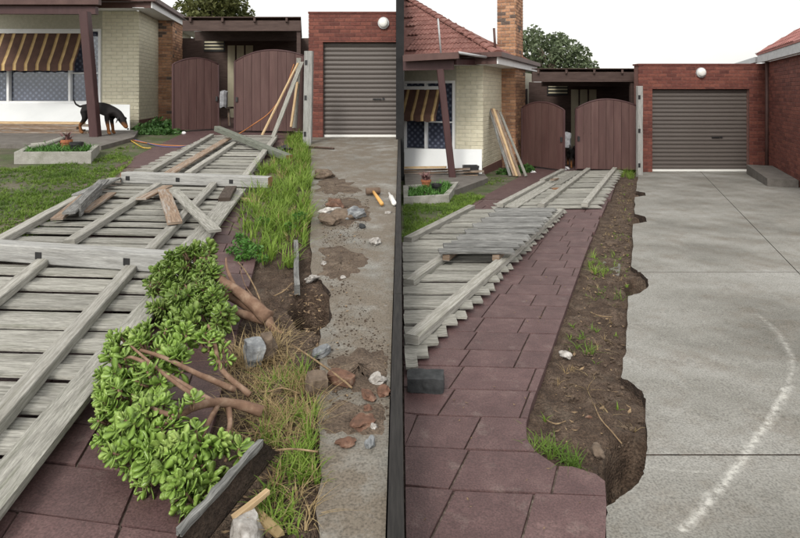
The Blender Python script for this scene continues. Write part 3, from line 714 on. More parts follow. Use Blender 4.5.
sA.box('plinth', -.02, 2.0, zg - .3, zg + .22, 0, .015, 'mortar_dark', HA)
window(HA, fA, wA0, wA1 - .03, wz0, wz1, [fA.s(8.5, 86), fA.s(70, 86)], fA.z(85, 73))
awning(HA, fA, wA0 + .1, fA.s(85, 60) - .02, fA.z(50, 33), fA.z(50, 72), .45, .295)
chimney_breast(HA, sA, 2.0, 3.4, .41, zg - .2, zEA + .05, None)
sA.box('side_window', 5.0, 5.7, zg + 1.7, zg + 2.7, -.02, .01, 'black_plastic', HA)
# roof of the left house: slopes meeting on a hip
oh = .45; pit = math.tan(math.radians(27))
def roof(parent, corner, a_dir, v_dir, left, back, zE, mat):
    E = corner + a_dir * oh - v_dir * oh
    E = Vector((E.x, E.y, zE))
    FL = E - a_dir * left
    BK = E + v_dir * back
    m = min(left, back)
    T = E - a_dir * m + v_dir * m + Vector((0, 0, pit * m))
    th = Vector((0, 0, -.04))
    mesh('roof', [FL, E, T, FL + th, E + th, T + th], [(0, 1, 2), (5, 4, 3), (0, 3, 4, 1), (1, 4, 5, 2), (2, 5, 3, 0)], mat, parent)
    mesh('roof', [E + Vector((0, 0, .001)), BK, T, E + th, BK + th, T + th], [(0, 1, 2), (5, 4, 3), (0, 3, 4, 1), (1, 4, 5, 2), (2, 5, 3, 0)], mat, parent)
    return E, FL, BK, T
uA = Vector((1, 0, 0))
E, FL, BK, T = roof(HA, cornA, uA, V_A, 9.0, 9.0, zEA + .16, 'roof_tile')
def eaves(parent, E, FL, BK, a_dir, v_dir, zE):
    # soffit boards, white fascia, brown gutter on both sides
    d1 = Vector((0, 0, 1))
    def strip(nm, p, q, out_dir, o0, o1, z0, z1, mat):
        V = [p + out_dir * o0 + d1 * z0, q + out_dir * o0 + d1 * z0, q + out_dir * o1 + d1 * z0, p + out_dir * o1 + d1 * z0,
             p + out_dir * o0 + d1 * z1, q + out_dir * o0 + d1 * z1, q + out_dir * o1 + d1 * z1, p + out_dir * o1 + d1 * z1]
        mesh(nm, V, BOXF, mat, parent)
    p, q, r = FL.copy(), E.copy(), BK.copy()
    for v in (p, q, r): v.z = zE
    fo = -v_dir; so = Vector((v_dir.y, -v_dir.x, 0))
    strip('soffit', p - fo * .0, q, fo, -.46, 0, -.1, -.085, 'white_paint')
    strip('soffit', q, r, so, -.46, 0, -.102, -.087, 'white_paint')
    strip('fascia', p, q, fo, .002, .03, -.1, .06, 'gutter_brown')
    strip('fascia', q - v_dir * .03, r, so, .002, .03, -.1, .06, 'white_paint')
    strip('gutter', p, q + a_dir * .14, fo, .032, .14, .06, .17, 'gutter_brown')
    strip('gutter', q - v_dir * .031, r, so, .032, .14, .06, .17, 'gutter_brown')
eaves(HA, E, FL, BK, uA, V_A, zEA)
# veranda beam and leaning post
def post_leaning(parent, lot, top, bot, d, wd):
    beam('veranda_post', P(*top, d), P(*bot, d), wd, wd, 'maroon_paint', parent, cham=.012, segs=1)
beam('veranda_beam', P(-60, 10, 12.6), P(97, 10.5, 12.6), .13, .17, 'maroon_paint', HA, segs=2)
beam('veranda_gutter', P(-60, 2, 12.5), P(100, 2, 12.5), .12, .12, 'gutter_brown', HA, segs=2)
mesh('veranda_roof', [P(-60, -1, 12.5), P(103, -1, 12.5), P(130, -4, 14.6), P(-40, -4, 14.6)] + [P(-60, -3, 12.5), P(103, -3, 12.5), P(130, -6, 14.6), P(-40, -6, 14.6)], BOXF, 'gutter_brown', HA)
post_leaning(HA, 'A', (85, 12), (96, 141), 12.3, .185)

# ---- right house
cornB = G('B', 483, 174.5)
HB = thing('house', 'cream brick house with tiled hip roof and tall chimney', 'house', cornB)
angB = -math.degrees(math.atan(TB))
fB = Plane(cornB, angB)
uB = fB.a.copy(); sB = side_plane(cornB, V_B)
zgB = cornB.z; zEB = 2.32
sL = (.10 - cornB.x) / uB.x                 # end at the added divider wall
wB0, wB1 = sL + .02, fB.s(455, 120)
bz0, bz1 = fB.z(430, 150), fB.z(430, 82)
fB.box('wall', sL, wB1, zgB - .3, bz0, -.25, -.006, 'cream_joint', HB)
fB.box('wall', sL, wB1, bz1, zEB - .1, -.25, -.006, 'cream_joint', HB)
wall_fr = fB.box('wall', wB1, -.03, zgB - .3, zEB - .1, -.25, -.006, 'cream_joint', HB)
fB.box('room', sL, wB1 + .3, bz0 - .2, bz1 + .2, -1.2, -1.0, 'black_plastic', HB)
n2 = bricks(wall_fr, fB, [(wB1 + .035, 0, zgB - .1, zEB - .1)], 'brick_cream', .29, .09, .008, z0=zgB)
wall_sd = sB.box('wall', .03, 7, zgB - .3, zEB - .1, -.25, -.006, 'cream_joint', HB)
n2 += bricks(wall_sd, sB, [(0.012, 2.1, zgB - .1, zEB - .1)], 'brick_cream', .29, .09, .008, z0=zgB)
sB.box('plinth', -.02, 2.0, zgB - .3, zgB + .16, 0, .015, 'mortar_dark', HB)
window(HB, fB, wB0, wB1 - .03, bz0, bz1, [fB.s(426, 135)], fB.z(440, 122))
awning(HB, fB, wB0, fB.s(442, 105), fB.z(425, 89), fB.z(425, 121), .45, .265)
n2 += chimney_breast(HB, sB, 1.95, 3.35, .38, zgB - .2, zEB + .05, (-.16, .36, zEB - .1, 4.6))
sB.box('side_window', 5.0, 5.7, zgB + 1.2, zgB + 2.1, -.02, .01, 'black_plastic', HB)
print('cream bricks', n1, n2)
pit = math.tan(math.radians(29))
E, FL, BK, T = roof(HB, cornB, uB, V_B, (cornB.x + oh * uB.x - oh * V_B.x - .1) / uB.x + .0, 5.2, zEB + .12, 'roof_tile')
# the front slope is a hip triangle cut by the added divider wall: rebuild it to the wall
for o in [o for o in bpy.data.objects if o.parent == HB and o.name.startswith('roof')]: bpy.data.objects.remove(o)
hipd = (V_B - uB)                             # plan direction of the hip
Lh = (E.x - .10) / -hipd.x
apex = E + hipd * Lh + Vector((0, 0, pit * Lh))
th = Vector((0, 0, -.05))
mesh('roof', [FL, E, apex, FL + th, E + th, apex + th], [(0, 1, 2), (5, 4, 3), (0, 3, 4, 1), (1, 4, 5, 2), (2, 5, 3, 0)], 'roof_tile', HB)
rf2 = mesh('roof', [E, BK, apex, E + th, BK + th, apex + th], [(0, 1, 2), (5, 4, 3), (0, 3, 4, 1), (1, 4, 5, 2), (2, 5, 3, 0)], 'roof_tile', HB)
eaves(HB, E, FL, BK, uB, V_B, zEB)
# individual roof tiles
def tile_mesh(wd, ln, rolls, mat):
    V, Fc = [], []; n = rolls * 6
    for i in range(n + 1):
        x = wd * i / n; z = .028 * (.5 - .5 * math.cos(2 * math.pi * rolls * i / n)) + .012
        V += [(x, -.02, z + .022), (x, ln, z), (x, -.02, z - .012)]
    for i in range(n):
        a, b = i * 3, (i + 1) * 3
        Fc += [(a, b, b + 1, a + 1), (a + 2, b + 2, b, a)]
    me = bpy.data.meshes.new('tile'); me.from_pydata(V, [], Fc); me.materials.append(MAT[mat]); me.update()
    return me
def lay_tiles(parent, origin, along, upd, inside, wd, ln, cols, rows, me):
    nrm = along.cross(upd).normalized()
    M = Matrix((along, upd, nrm)).transposed().to_4x4(); k = 0; b = wloc(parent)
    for r in range(rows):
        for c in range(-cols, cols):
            x = c * wd; y = r * ln
            if not inside(x, y): continue
            o = bpy.data.objects.new('tile', me); col.objects.link(o); o.parent = parent
            q = Matrix.Translation(origin + along * x + upd * y + nrm * rnd(0, .004) - b) @ M
            o.matrix_local = q; k += 1
    return k
cp, sp_ = 1 / math.sqrt(1 + pit * pit), pit / math.sqrt(1 + pit * pit)
upB = (V_B * cp + Vector((0, 0, sp_))).normalized()
TM = tile_mesh(.3, .36, 3, 'roof_tile')
Lfull = (E - FL).length
def inB(x, y):
    xx = -x
    return (y + .05) * cp <= xx + .02 and (E - uB * xx + V_B * (y * cp)).x > .12 and xx >= .0
nt_ = lay_tiles(HB, E, uB, upB, lambda x, y: -x - .0 >= y * cp + .26 and (E + uB * x + V_B * (y * cp)).x > .10, .3, .33, 14, 15, TM)
# hip caps
capc = []
hl = (apex - E).length; hd = (apex - E).normalized()
nrow = int(hl / .34)
for k in range(nrow):
    p = E + hd * (k * .34 - .02); q = E + hd * ((k + 1) * .34 + .02)
    V, Fc = [], []
    sd = hd.cross(Vector((0, 0, 1))).normalized(); nn = sd.cross(hd).normalized()
    for j in range(7):
        a = math.pi * j / 6
        V += [p + sd * (math.cos(a) * .13) + nn * (math.sin(a) * .085 + .035), q + sd * (math.cos(a) * .11) + nn * (math.sin(a) * .07 + .02)]
    for j in range(6): Fc.append((j * 2, j * 2 + 2, j * 2 + 3, j * 2 + 1))
    Fc.append(tuple(range(0, 14, 2)))
    mesh('hip_cap', V, Fc, 'roof_tile', HB)
# side slope tiles
soB = Vector((V_B.y, -V_B.x, 0))
nt_ += lay_tiles(HB, E, V_B, (-soB * cp + Vector((0, 0, sp_))).normalized(), lambda x, y: x >= y * cp + .02 and x < 5 and x + .3 < 5.2 * (1 - y * cp / Lh), .3, .33, 18, 4, TM)
print('tiles', nt_)
# vent pipes on the roof, conduit
tube('vent_pipe', [P(441, 54, 13.0), P(438, 18.5, 13.0)], .022, 'galvanised', HB)
tube('vent_pipe', [P(495.5, 52, 13.1), P(494, 28, 13.1)], .03, 'gutter_brown', HB)
dV = 12.15
beam('veranda_beam', P(403.5, 66, dV + .2), P(454, 65, dV), .12, .2, 'maroon_paint', HB)
beam('veranda_gutter', P(403.5, 58.5, dV), P(459, 55.5, dV - .3), .12, .13, 'gutter_brown', HB)
mesh('veranda_roof', [P(403.5, 56, dV), P(459, 53, dV - .3), P(484, 55, 13.0), P(403.8, 57, 13.9)] + [P(403.5, 54.5, dV), P(459, 51.8, dV - .3), P(484, 53.6, 13.0), P(403.8, 55.6, 13.9)], BOXF, 'gutter_brown', HB)
tube('downpipe', [P(459, 52.5, dV - .3), P(470, 54.5, dV), P(486, 57, 12.8)], .03, 'galvanised', HB)
beam('veranda_tie', P(455, 62, dV), P(478, 62.5, 13.3), .08, .12, 'maroon_paint', HB)
post_leaning(HB, 'B', (440, 69), (453, 183), dV - .05, .145)

# ------------------------------------------------------------------ gates, carports, garages
def gate_leaf(name, label, B0, B1, h0, h1, apex_h, nb, latch_end, bowmid=.5):
    t = thing(name, label, 'gate', (B0 + B1) / 2, 'arched brown driveway gate leaves')
    e = (B1 - B0); ln = Vector((e.x, e.y, 0)).length; e.normalize(); nrm = Vector((e.y, -e.x, 0)).normalized()
    zb = (B0.z + B1.z) / 2
    def top(s):
        u = s / ln; base_ = h0 + (h1 - h0) * u
        peak = apex_h - (h0 + h1) / 2
        return zb + base_ + peak * (1 - ((u - bowmid) / (bowmid if u < bowmid else 1 - bowmid)) ** 2)
    for i in range(nb):
        s0, s1 = ln * i / nb + .004, ln * (i + 1) / nb - .004
        m = 4; f, bk = [], []
        pts = [(s0, zb + .05), (s1, zb + .05)] + [(s1 + (s0 - s1) * k / m, top(s1 + (s0 - s1) * k / m)) for k in range(m + 1)]
        jz = rnd(-.002, .002)
        f = [B0 + e * s + nrm * (.012 + jz) for s, z in pts]; bk = [B0 + e * s - nrm * .012 for s, z in pts]
        for v, (s, z) in zip(f, pts): v.z = z
        for v, (s, z) in zip(bk, pts): v.z = z
        n = len(pts)
        Fc = [tuple(range(n)), tuple(range(2 * n - 1, n - 1, -1))] + [(k, n + k, n + (k + 1) % n, (k + 1) % n) for k in range(n)]
        mesh('board', f + bk, Fc, 'gate_paint', t)
    # arched steel frame and rails behind the boards
    arch = [B0 + e * (ln * k / 16) for k in range(17)]
    for k, v in enumerate(arch): v.z = top(ln * k / 16) + .012
    tube('top_frame', arch, .022, 'maroon_paint', t, sides=6)
    for s in (0.0, ln):
        p = B0 + e * s; p.z = zb + .03; q = p.copy(); q.z = top(min(max(s, .01), ln - .01)) + .01
        beam('stile', p, q, .045, .05, 'maroon_paint', t)
    for zz in (.25, .95):
        beam('cross_rail', B0 + e * .03 - nrm * .035 + Vector((0, 0, zz)), B1 - e * .03 - nrm * .035 + Vector((0, 0, zz)), .04, .05, 'maroon_paint', t)
    pe = (B1 - e * .06) if latch_end else (B0 + e * .06)
    lp = pe + nrm * .03; lp.z = zb + .82
    beam('latch', lp - Vector((0, 0, .06)), lp + Vector((0, 0, .06)), .05, .03, 'black_plastic', t)
    return t
gA = G('A', 196, 131)
dgA = 13.9
def gp(lot, x, d): return Vector(((x - CX) / F * d, d, gz(lot, d)))
def hgt(y0, y1, d): return (y0 - y1) / F * d
gate_leaf('gate', 'narrow dark stained arched gate leaf beside the ivy bush', gp('A', 173, 13.75), gp('A', 218.5, 14.5), hgt(131, 64, 13.9), hgt(131, 63, 13.9), hgt(131, 57, 13.9), 6, True)
gate_leaf('gate', 'wide arched gate leaf with planks leaning on its right side', gp('A', 235, 13.9), gp('A', 304, 13.6), hgt(133, 62, 13.8), hgt(133, 57, 13.8), hgt(133, 51, 13.8), 8, False, .45)
gate_leaf('gate', 'narrow arched gate leaf swung open beside the orange chimney base', gp('B', 522, 15.3), gp('B', 564, 14.15), hgt(171, 111, 14.8), hgt(171, 110, 14.3), hgt(171, 104, 14.6), 6, True)
gate_leaf('gate', 'wide arched gate leaf behind the flattened fence, next to the upright post', gp('B', 576, 14.3), gp('B', 636.5, 14.1), hgt(170, 108, 14.2), hgt(170, 105, 14.2), hgt(170, 98.5, 14.2), 8, False, .45)

def carport(label, lot, x0, x1, yt, d, v_dir, deep, pxl):
    a = P(x0, yt, d); b = P(x1, yt - 3 if lot == 'A' else yt - 1.5, d)
    t = thing('carport', label, 'carport', (b.x, b.y, gz(lot, d)))
    b.z = a.z = (a.z + b.z) / 2
    beam('front_beam', a - Vector((0, 0, .12)), b - Vector((0, 0, .12)), .07, .26, 'brown_beam', t)
    nr = 4
    for k in range(nr):
        p = a.lerp(b, (k + .25) / (nr - .3)) + Vector((0, 0, .02))
        beam('rafter', p - v_dir * .12, p + v_dir * deep, .05, .1, 'brown_beam', t)
    rt = Vector((0, 0, .085))
    mesh('roof_sheet', [a + rt - v_dir * .05, b + rt - v_dir * .05, b + rt + v_dir * deep, a + rt + v_dir * deep] + [q + Vector((0, 0, .02)) for q in (a + rt - v_dir * .05, b + rt - v_dir * .05, b + rt + v_dir * deep, a + rt + v_dir * deep)], BOXF, 'brown_beam', t)
    beam('rear_beam', a + v_dir * (deep - .2) - Vector((0, 0, .15)), b + v_dir * (deep - .2) - Vector((0, 0, .15)), .07, .2, 'brown_beam', t)
    beam('inner_beam', a + v_dir * 1.6 - Vector((0, 0, .22)), b + v_dir * 1.6 - Vector((0, 0, .22)), .07, .26, 'brown_beam', t)
    pb = b + Vector((-.06, .06, -.2)); pb2 = pb.copy(); pb2.z = gz(lot, d)
    beam('post', pb2, pb, .1, .1, 'brown_beam', t)
    for k in range(4):
        z = pb.z - .1 - k * .14
        beam('lattice_slat', Vector((pb.x, pb.y + .06, z)), Vector((pb.x, pb.y + .06, z)) + v_dir * 1.5, .02, .05, 'brown_beam', t)
    return t, a, b
carport('brown timber carport roof above the gates beside the left garage', 'A', 183, 301, 22.5, 14.1, V_A, 5.2, 0)
carport('brown timber carport roof above the gates beside the right garage', 'B', 532, 635, 73, 14.8, V_B, 5.0, 0)

# sheds and clutter seen through the gap between the gates
def shed(label, lot, x0, x1, yt, d, xs):
    p = gp(lot, x0, d); q = gp(lot, x1, d)
    t = thing('shed', label, 'shed', (p + q) / 2)
    pl = Plane(p, 0); ztop = P(x0, yt, d).z
    w_ = q.x - p.x
    pl.box('rear_wall', 0, w_, p.z - .4, ztop, -.2, 0, 'brown_beam', t)
    n = 0
    for x in xs:
        s = pl.s(x)
        pl.box('cladding_board', s, s + .24, p.z, ztop - .25, 0.002, .035, 'cream_metal', t)
    lo = pl.box('louvre_window', pl.s(xs[0] - 24), pl.s(xs[0] - 3), P(x0, yt + 1, d).z - .42, P(x0, yt + 1, d).z - .05, .002, .03, 'black_plastic', t)
    for k in range(3):
        z = P(x0, yt + 1, d).z - .1 - k * .11
        pl.box('louvre', pl.s(xs[0] - 23), pl.s(xs[0] - 4), z - .03, z + .02, .031, .05, 'cream_metal', lo)
    return t
shed('cream clad shed seen through the gap of the left gates', 'A', 178, 312, 38, 18.8, [228, 237, 246])
shed('cream clad shed seen through the gap of the right gates', 'B', 528, 660, 82, 19.0, [571, 580, 589])

def garage(label, lot, x0, x1, ytop, d, dx0, dx1, dy0, dy1, light, handle, nsl):
    p = gp(lot, x0, d); t = thing('garage', label, 'garage', p)
    pl = Plane(p, 0)
    s1 = pl.s(x1); ds0, ds1 = pl.s(dx0), pl.s(dx1)
    zt = pl.z(x0, ytop); dz1 = pl.z(dx0, dy0); z0 = p.z
    zb = z0 - .25
    pl.box('wall', .014, ds0, zb, dz1, -.3, -.008, 'mortar_dark', t)
    wl = pl.box('wall', .014, s1 - .012, dz1, zt - .04, -.3, -.008, 'mortar_dark', t)
    if ds1 < s1 - .05: pl.box('wall', ds1, s1 - .012, zb, dz1, -.3, -.008, 'mortar_dark', t)
    pl.box('coping', -.01, s1, zt - .04, zt, -.34, .012, 'brick_red', t)
    rects = [(0, ds0, z0 - .05, dz1), (0, s1, dz1, zt - .04)]
    if ds1 < s1 - .05: rects.append((ds1, s1, z0 - .05, dz1))
    n = bricks(wl, pl, rects, 'brick_red', .23, .076, .009, z0=z0)
    lp = Plane(pl.pt(0, 0, 0), 90)
    vd = V_A if lot == 'A' else V_B
    def wedge(nm, sa, sb, za, zb_, mat):
        q = [pl.pt(sa, za, -.31), pl.pt(sb, za, -.31), pl.pt(sb, za, -.31) + vd * 5, pl.pt(sa, za, -.31) + vd * 5]
        mesh(nm, q + [v + Vector((0, 0, zb_ - za)) for v in q], BOXF, mat, t)
    wedge('side_wall', .14 if lot == 'B' else .02, .34, zb, zt - .05, 'mortar_dark')
    wedge('side_wall', s1 - .2, s1, zb, zt - .05, 'mortar_dark')
    wedge('roof_deck', .35, s1 - .21, zt - .3, zt - .2, 'galvanised')
    # roller door
    dr = pl.box('roller_door', ds0 - .03, ds1 + .03, z0, dz1 + .05, -.2, -.16, 'black_plastic', t)
    hs_ = (dz1 - z0 - .05) / nsl
    V, Fc = [], []
    m = 6
    for k in range(m + 1):
        a = math.pi * k / m
        zz = hs_ * k / m; oo = .022 * math.sin(a)
        V += [(-.5, -oo, zz), (.5, -oo, zz)]
    for k in range(m): Fc.append((2 * k, 2 * k + 1, 2 * k + 3, 2 * k + 2))
    me = bpy.data.meshes.new('slat'); me.from_pydata(V, [], Fc); me.materials.append(MAT['roller_steel']); me.update()
    for k in range(nsl):
        o = bpy.data.objects.new('slat', me); col.objects.link(o); o.parent = dr
        o.location = pl.pt((ds0 + ds1) / 2, z0 + .05 + k * hs_, -.13 + rnd(-.001, .001)) - wloc(dr); o.scale = (ds1 - ds0 - .004, 1, 1)
    pl.box('bottom_rail', ds0 + .01, ds1 - .01, z0 + .004, z0 + .055, -.15, -.09, 'lens_white', dr)
    hs0, hz = pl.hit(*handle)
    pl.box('handle', hs0 - .1, hs0 + .1, hz - .012, hz + .012, -.107, -.075, 'black_plastic', dr)
    pl.box('lock', hs0 + .12, hs0 + .17, hz - .02, hz + .025, -.107, -.09, 'black_plastic', dr)
    # round bulkhead light
    ls, lz = pl.hit(light[0], light[1]); r = light[2] / F * d
    def disc(nm, rad, o0, o1, mat, par, dome=0):
        V, Fc = [], []; sg = 20
        rings = [(rad, o0), (rad, o1)] + ([(rad * .93, o1 + dome * .45), (rad * .7, o1 + dome * .85), (rad * .35, o1 + dome)] if dome else [])
        for (rr, oo) in rings:
            for k in range(sg):
                a = 2 * math.pi * k / sg; V.append(pl.pt(ls + rr * math.cos(a), lz + rr * 1.06 * math.sin(a), oo))
        for q in range(len(rings) - 1):
            for k in range(sg): Fc.append((q * sg + k, q * sg + (k + 1) % sg, (q + 1) * sg + (k + 1) % sg, (q + 1) * sg + k))
        Fc.append(tuple((len(rings) - 1) * sg + k for k in range(sg)))
        return mesh(nm, V, Fc, mat, par, smooth=bool(dome))
    lg = disc('wall_light', r, .002, .05, 'galvanised', t)
    disc('lens', r * .86, .05, .055, 'lens_white', lg, .07)
    print('garage bricks', n)
    return t, pl
garage('red brick garage with brown roller door, cropped by the added black divider', 'A', 308.5, 396, 11.5, 12.75, 323, 396.5, 42, 137, (383.5, 23, 5.6), (377, 99), 20)
gB, gpl = garage('red brick garage with whole brown roller door at the right', 'B', 638.5, 766, 63.5, 14.0, 652.5, 749.5, 89, 172, (700.5, 72.5, 4.8), (718, 137.5), 20)

# neighbouring brick house wall at the right edge, running towards the viewer
cw = gp('B', 767, 14.0)
HC = thing('house', 'dark brick house at the right edge with pale pink tiled roof', 'house', cw)
cs = cw + Vector((.06, .1, 0)) - V_B * 0
plc = Plane(cs, math.degrees(math.atan2(-V_B.y, -V_B.x)))      # s runs towards the viewer
zc = 2.36
wl = plc.box('wall', -6, 7.0, cw.z - .3, zc - .03, -.3, -.008, 'mortar_dark', HC)
# the drive side of this wall looks to the left (-u)
n = bricks(wl, plc, [(0, 3.6, cw.z - .05, zc - .04)], 'brick_red', .23, .076, .009, z0=cw.z)
print('side bricks', n)
zc = 2.36
def along(s, o, z): return plc.pt(s, z, o)
def stripC(nm, s0, s1, o0, o1, z0, z1, mat): plc.box(nm, s0, s1, z0, z1, o0, o1, mat, HC)
stripC('fascia', -.2, 7, .14, .17, zc - .04, zc + .2, 'galvanised')
stripC('soffit', -.2, 7, 0, .14, zc - .03, zc - .01, 'white_paint')
stripC('gutter', -6, -.25, .10, .22, zc - .02, zc + .12, 'galvanised')
V = [along(-.2, .19, zc + .2), along(7, .19, zc + .2), along(7, -3, zc + 2.3), along(-.2, -3, zc + 2.3)]
mesh('roof', V + [v + Vector((0, 0, -.05)) for v in V], BOXF, 'roof_tile_pink', HC)
TP = tile_mesh(.3, .36, 2, 'roof_tile_pink')
upc = (-plc.n * 3.19 + Vector((0, 0, 2.1))).normalized()
lay_tiles(HC, along(3.6, .2, zc + .235), -plc.a, upc, lambda x, y: 0 <= x < 3.7, .3, .33, 14, 6, TP)
tube('downpipe', [Vector((cw.x - .05, cw.y - .08, cw.z)), Vector((cw.x - .05, cw.y - .08, zc))], .045, 'gutter_brown', HC)
stp = [G('B', 768, 163, .22), G('B', 786, 160.5, .22), G('B', 820, 172, .22), G('B', 806, 177, .22)]
sts = thing('step', 'low concrete doorstep against the dark brick wall at right edge', 'step', G('B', 785, 172))
q0 = plc.pt(1.0, 0, .0); 
a_, b_ = plc.pt(.75, 0, .02), plc.pt(3.2, 0, .02); c_, d_ = plc.pt(3.2, 0, .55), plc.pt(.75, 0, .55)
zt = gz('B', 12.5) + .19
prism('step_block', [Vector((v.x, v.y, zt)) for v in (a_, b_, c_, d_)], .4, 'slab_concrete', sts)

# ------------------------------------------------------------------ fallen fence panels
def fence_panel(label, group, edge_l, edge_r, n, pal_mat, thick, rails, loc, extra=(), minx=None, cover=.87, zjit=.005, skip=()):
    """edge_l / edge_r: (near, far) points of the paling ends; rails: list of (near, far, width, height, material)"""
    t = thing('fallen_fence', label, 'fence', loc, group)
    (l0, l1), (r0, r1) = edge_l, edge_r
    for i in range(n):
        if i in skip: continue
        u = (i + .5) / n
        a = l0.lerp(l1, u); b = r0.lerp(r1, u)
        ln = (b - a); e = ln.normalized()
        pit_ = ((l1 - l0).length + (r1 - r0).length) / 2 / n
        pw_ = pit_ * abs(Vector((l1 - l0)).normalized().cross(e).length) * cover
        a = a - e * rnd(-.02, .03); b = b + e * rnd(-.015, .02)
        if minx is not None and b.x < minx + .06: continue
        if minx is not None and a.x < minx: a = a + e * ((minx - a.x) / e.x)
        tw = Vector((rnd(-.03, .03), rnd(-.07, .05), 1)).normalized()
        dz = Vector((0, 0, rnd(-zjit, zjit) + (.017 if i % 2 else 0)))
        sk = Vector((0, rnd(-.008, .008), 0))
        beam('paling', a + dz, b + dz + sk, pw_ * (rnd(1.0, 1.1) if i % 2 else rnd(.9, 1.0)), thick, pal_mat, t, segs=3, jit=.0035, up=tw, bow=.006)
    for (p, q, w_, h_, m_) in rails:
        beam('rail', p, q, w_, h_, m_, t, segs=6, jit=.0035, cham=.005)
    for (nm, p, q, w_, h_, m_) in extra:
        beam(nm, p, q, w_, h_, m_, t, segs=4, jit=.004)
    return t
def offY(v, X, Y, up): return Vector((X, Y, gz(v, Y) + up))
# --- left lot: three bays of one flattened fence, rails upwards
def XrA(Y): return -1.56 - .11 * (Y - 4.1) if Y < 4.1 else -1.56 - .14 * (Y - 4.1)
PA = []
gA_ = 'flattened grey paling fence bays on the left'
u0 = .035
def sk(X, Y): return Y - .06 * (X + 1.5)        # palings run slightly off square
def edgeA(xf, ya, yb, up): return (offY('A', xf(ya), sk(xf(ya), ya), up), offY('A', xf(yb), sk(xf(yb), yb), up))
railsA1 = [(G('A', 8, 409, .085) + (G('A', 8, 409, .085) - G('A', 133, 267, .085)) * .25, G('A', 136, 263, .085), .082, .055, 'rail_timber'),
           (G('A', 6, 292, .085) + (G('A', 6, 292, .085) - G('A', 52, 255, .085)) * 1.2, G('A', 54, 253, .085), .082, .055, 'rail_timber')]
R0 = G('A', -2, 492, .075); R1 = G('A', 190, 257, .075)
plA1 = ('plinth_board', R0 + (R0 - R1) * .12, R1, .13, .03, 'grey_timber')
fence_panel('nearest fallen bay of grey paling fence, lying at lower left', gA_, edgeA(lambda Y: XrA(Y) - 1.78, .9, 4.0, u0), edgeA(lambda Y: XrA(Y) + .02, .9, 4.0, u0), 25, 'grey_timber', .016, railsA1, offY('A', -2.2, 2.6, 0), [plA1])
railsA2 = [(G('A', 69, 243, .09), G('A', 158, 185, .09), .085, .055, 'rail_timber'), (G('A', 149, 252, .09), G('A', 214, 184, .09), .085, .055, 'rail_timber'),
           (G('A', -12, 247, .09), G('A', 112, 180, .09), .09, .06, 'rail_timber')]
fence_panel('middle fallen bay of grey paling fence, strewn with loose broken boards', gA_, edgeA(lambda Y: XrA(Y) - 1.72, 4.15, 7.2, u0), edgeA(lambda Y: XrA(Y) + .02, 4.15, 7.2, u0), 26, 'grey_timber', .016, railsA2,
            offY('A', -2.7, 5.7, 0), [('plinth_board', G('A', 180, 262, .07), G('A', 238, 190, .07), .18, .03, 'grey_timber')])
L0, L1 = G('A', 122, 177, .05), G('A', 210, 136, .05); Rr0, Rr1 = G('A', 247, 180, .05), G('A', 278, 136, .05)
railsA3 = [(G('A', 150, 172, .1), G('A', 212, 135, .1), .09, .06, 'rail_timber'), (G('A', 188, 174, .1), G('A', 241, 139, .1), .09, .06, 'rail_timber'), (G('A', 245, 177, .1), G('A', 275, 138, .1), .09, .06, 'rail_timber')]
fence_panel('farthest fallen bay of grey paling fence, just before the left gates', gA_, (L0, L1), (Rr0, Rr1), 34, 'grey_timber', .016, railsA3, G('A', 205, 155), [('loose_board', G('A', 166, 175, .14), G('A', 229, 138, .14), .14, .025, 'brown_timber')])

def lying_post(label, lot, p, q, w_, h_, mat, holes, up_front=.0):
    t = thing('fence_post', label, 'post', (p + q) / 2)
    o = beam('post_body', p, q, w_, h_, mat, t, segs=8, jit=.004, cham=.008)
    e = (q - p).normalized(); fr = Vector((e.y, -e.x, 0)).normalized()
    if fr.y > 0: fr = -fr
    for u in holes:
        c = p.lerp(q, u) + fr * (w_ / 2)
        beam('mortise', c - e * .025, c + e * .025, .012, .05, 'black_plastic', t, segs=1)  # solid black block painted in for the shade inside the hole
    for end, dr in ((p, -1), (q, 1)):
        beam('sawn_end', end + e * dr * -.004, end + e * dr * .006, w_ * .93, h_ * .9, 'cut_end', t, segs=1)
    return t
p1, q1 = G('A', -60, 246, .13), G('A', 176, 262, .13)
lying_post('grey timber fence post lying across the nearest fallen bay', 'A', p1, q1, .125, .125, 'post_timber', [.47, .83])
p2, q2 = G('A', 124, 177, .13), G('A', 270, 182, .13)
lying_post('grey timber fence post with three mortise holes, lying across the fallen fence', 'A', p2, q2, .13, .13, 'post_timber', [.05, .4, .76])
# slanting post beyond
p3, q3 = P(217, 128.5, 11.6), G('A', 289, 158, .06)
lying_post('mossy grey post slanting down over the farthest fallen bay', 'A', p3, q3, .12, .11, 'mossy_timber', [])
# loose boards on the middle bay
def loose(label, p, q, w_, h_, mat, cat='board', nm='loose_board'):
    o = beam(nm, p, q, w_, h_, mat, None, segs=4, jit=.004)
    return tag(o, label, cat)
def GA(x, y, u): return G('A', x, y, u)
loose('weathered brown board lying flat at left of the broken board pile', GA(57, 219, .11), GA(99, 184, .13), .1, .022, 'brown_timber')
loose('grey splintered board on top of the broken board pile', GA(69, 213, .15), GA(104, 180, .19), .11, .02, 'grey_timber_dark')
loose('short dark board standing on edge in the broken board pile', GA(80, 210, .15), GA(101, 188, .15), .02, .12, 'grey_timber_dark')
loose('orange brown board at right of the broken board pile', GA(84, 212, .1), GA(112, 193, .1), .09, .02, 'brown_timber')
loose('thin dark board lying along the left edge near the broken pile', GA(76, 195, .13), GA(117, 178, .13), .1, .02, 'grey_timber_dark')
loose('short split paling lying below the middle of the three hole post', GA(141, 199, .12), GA(168, 186, .13), .11, .02, 'brown_timber')
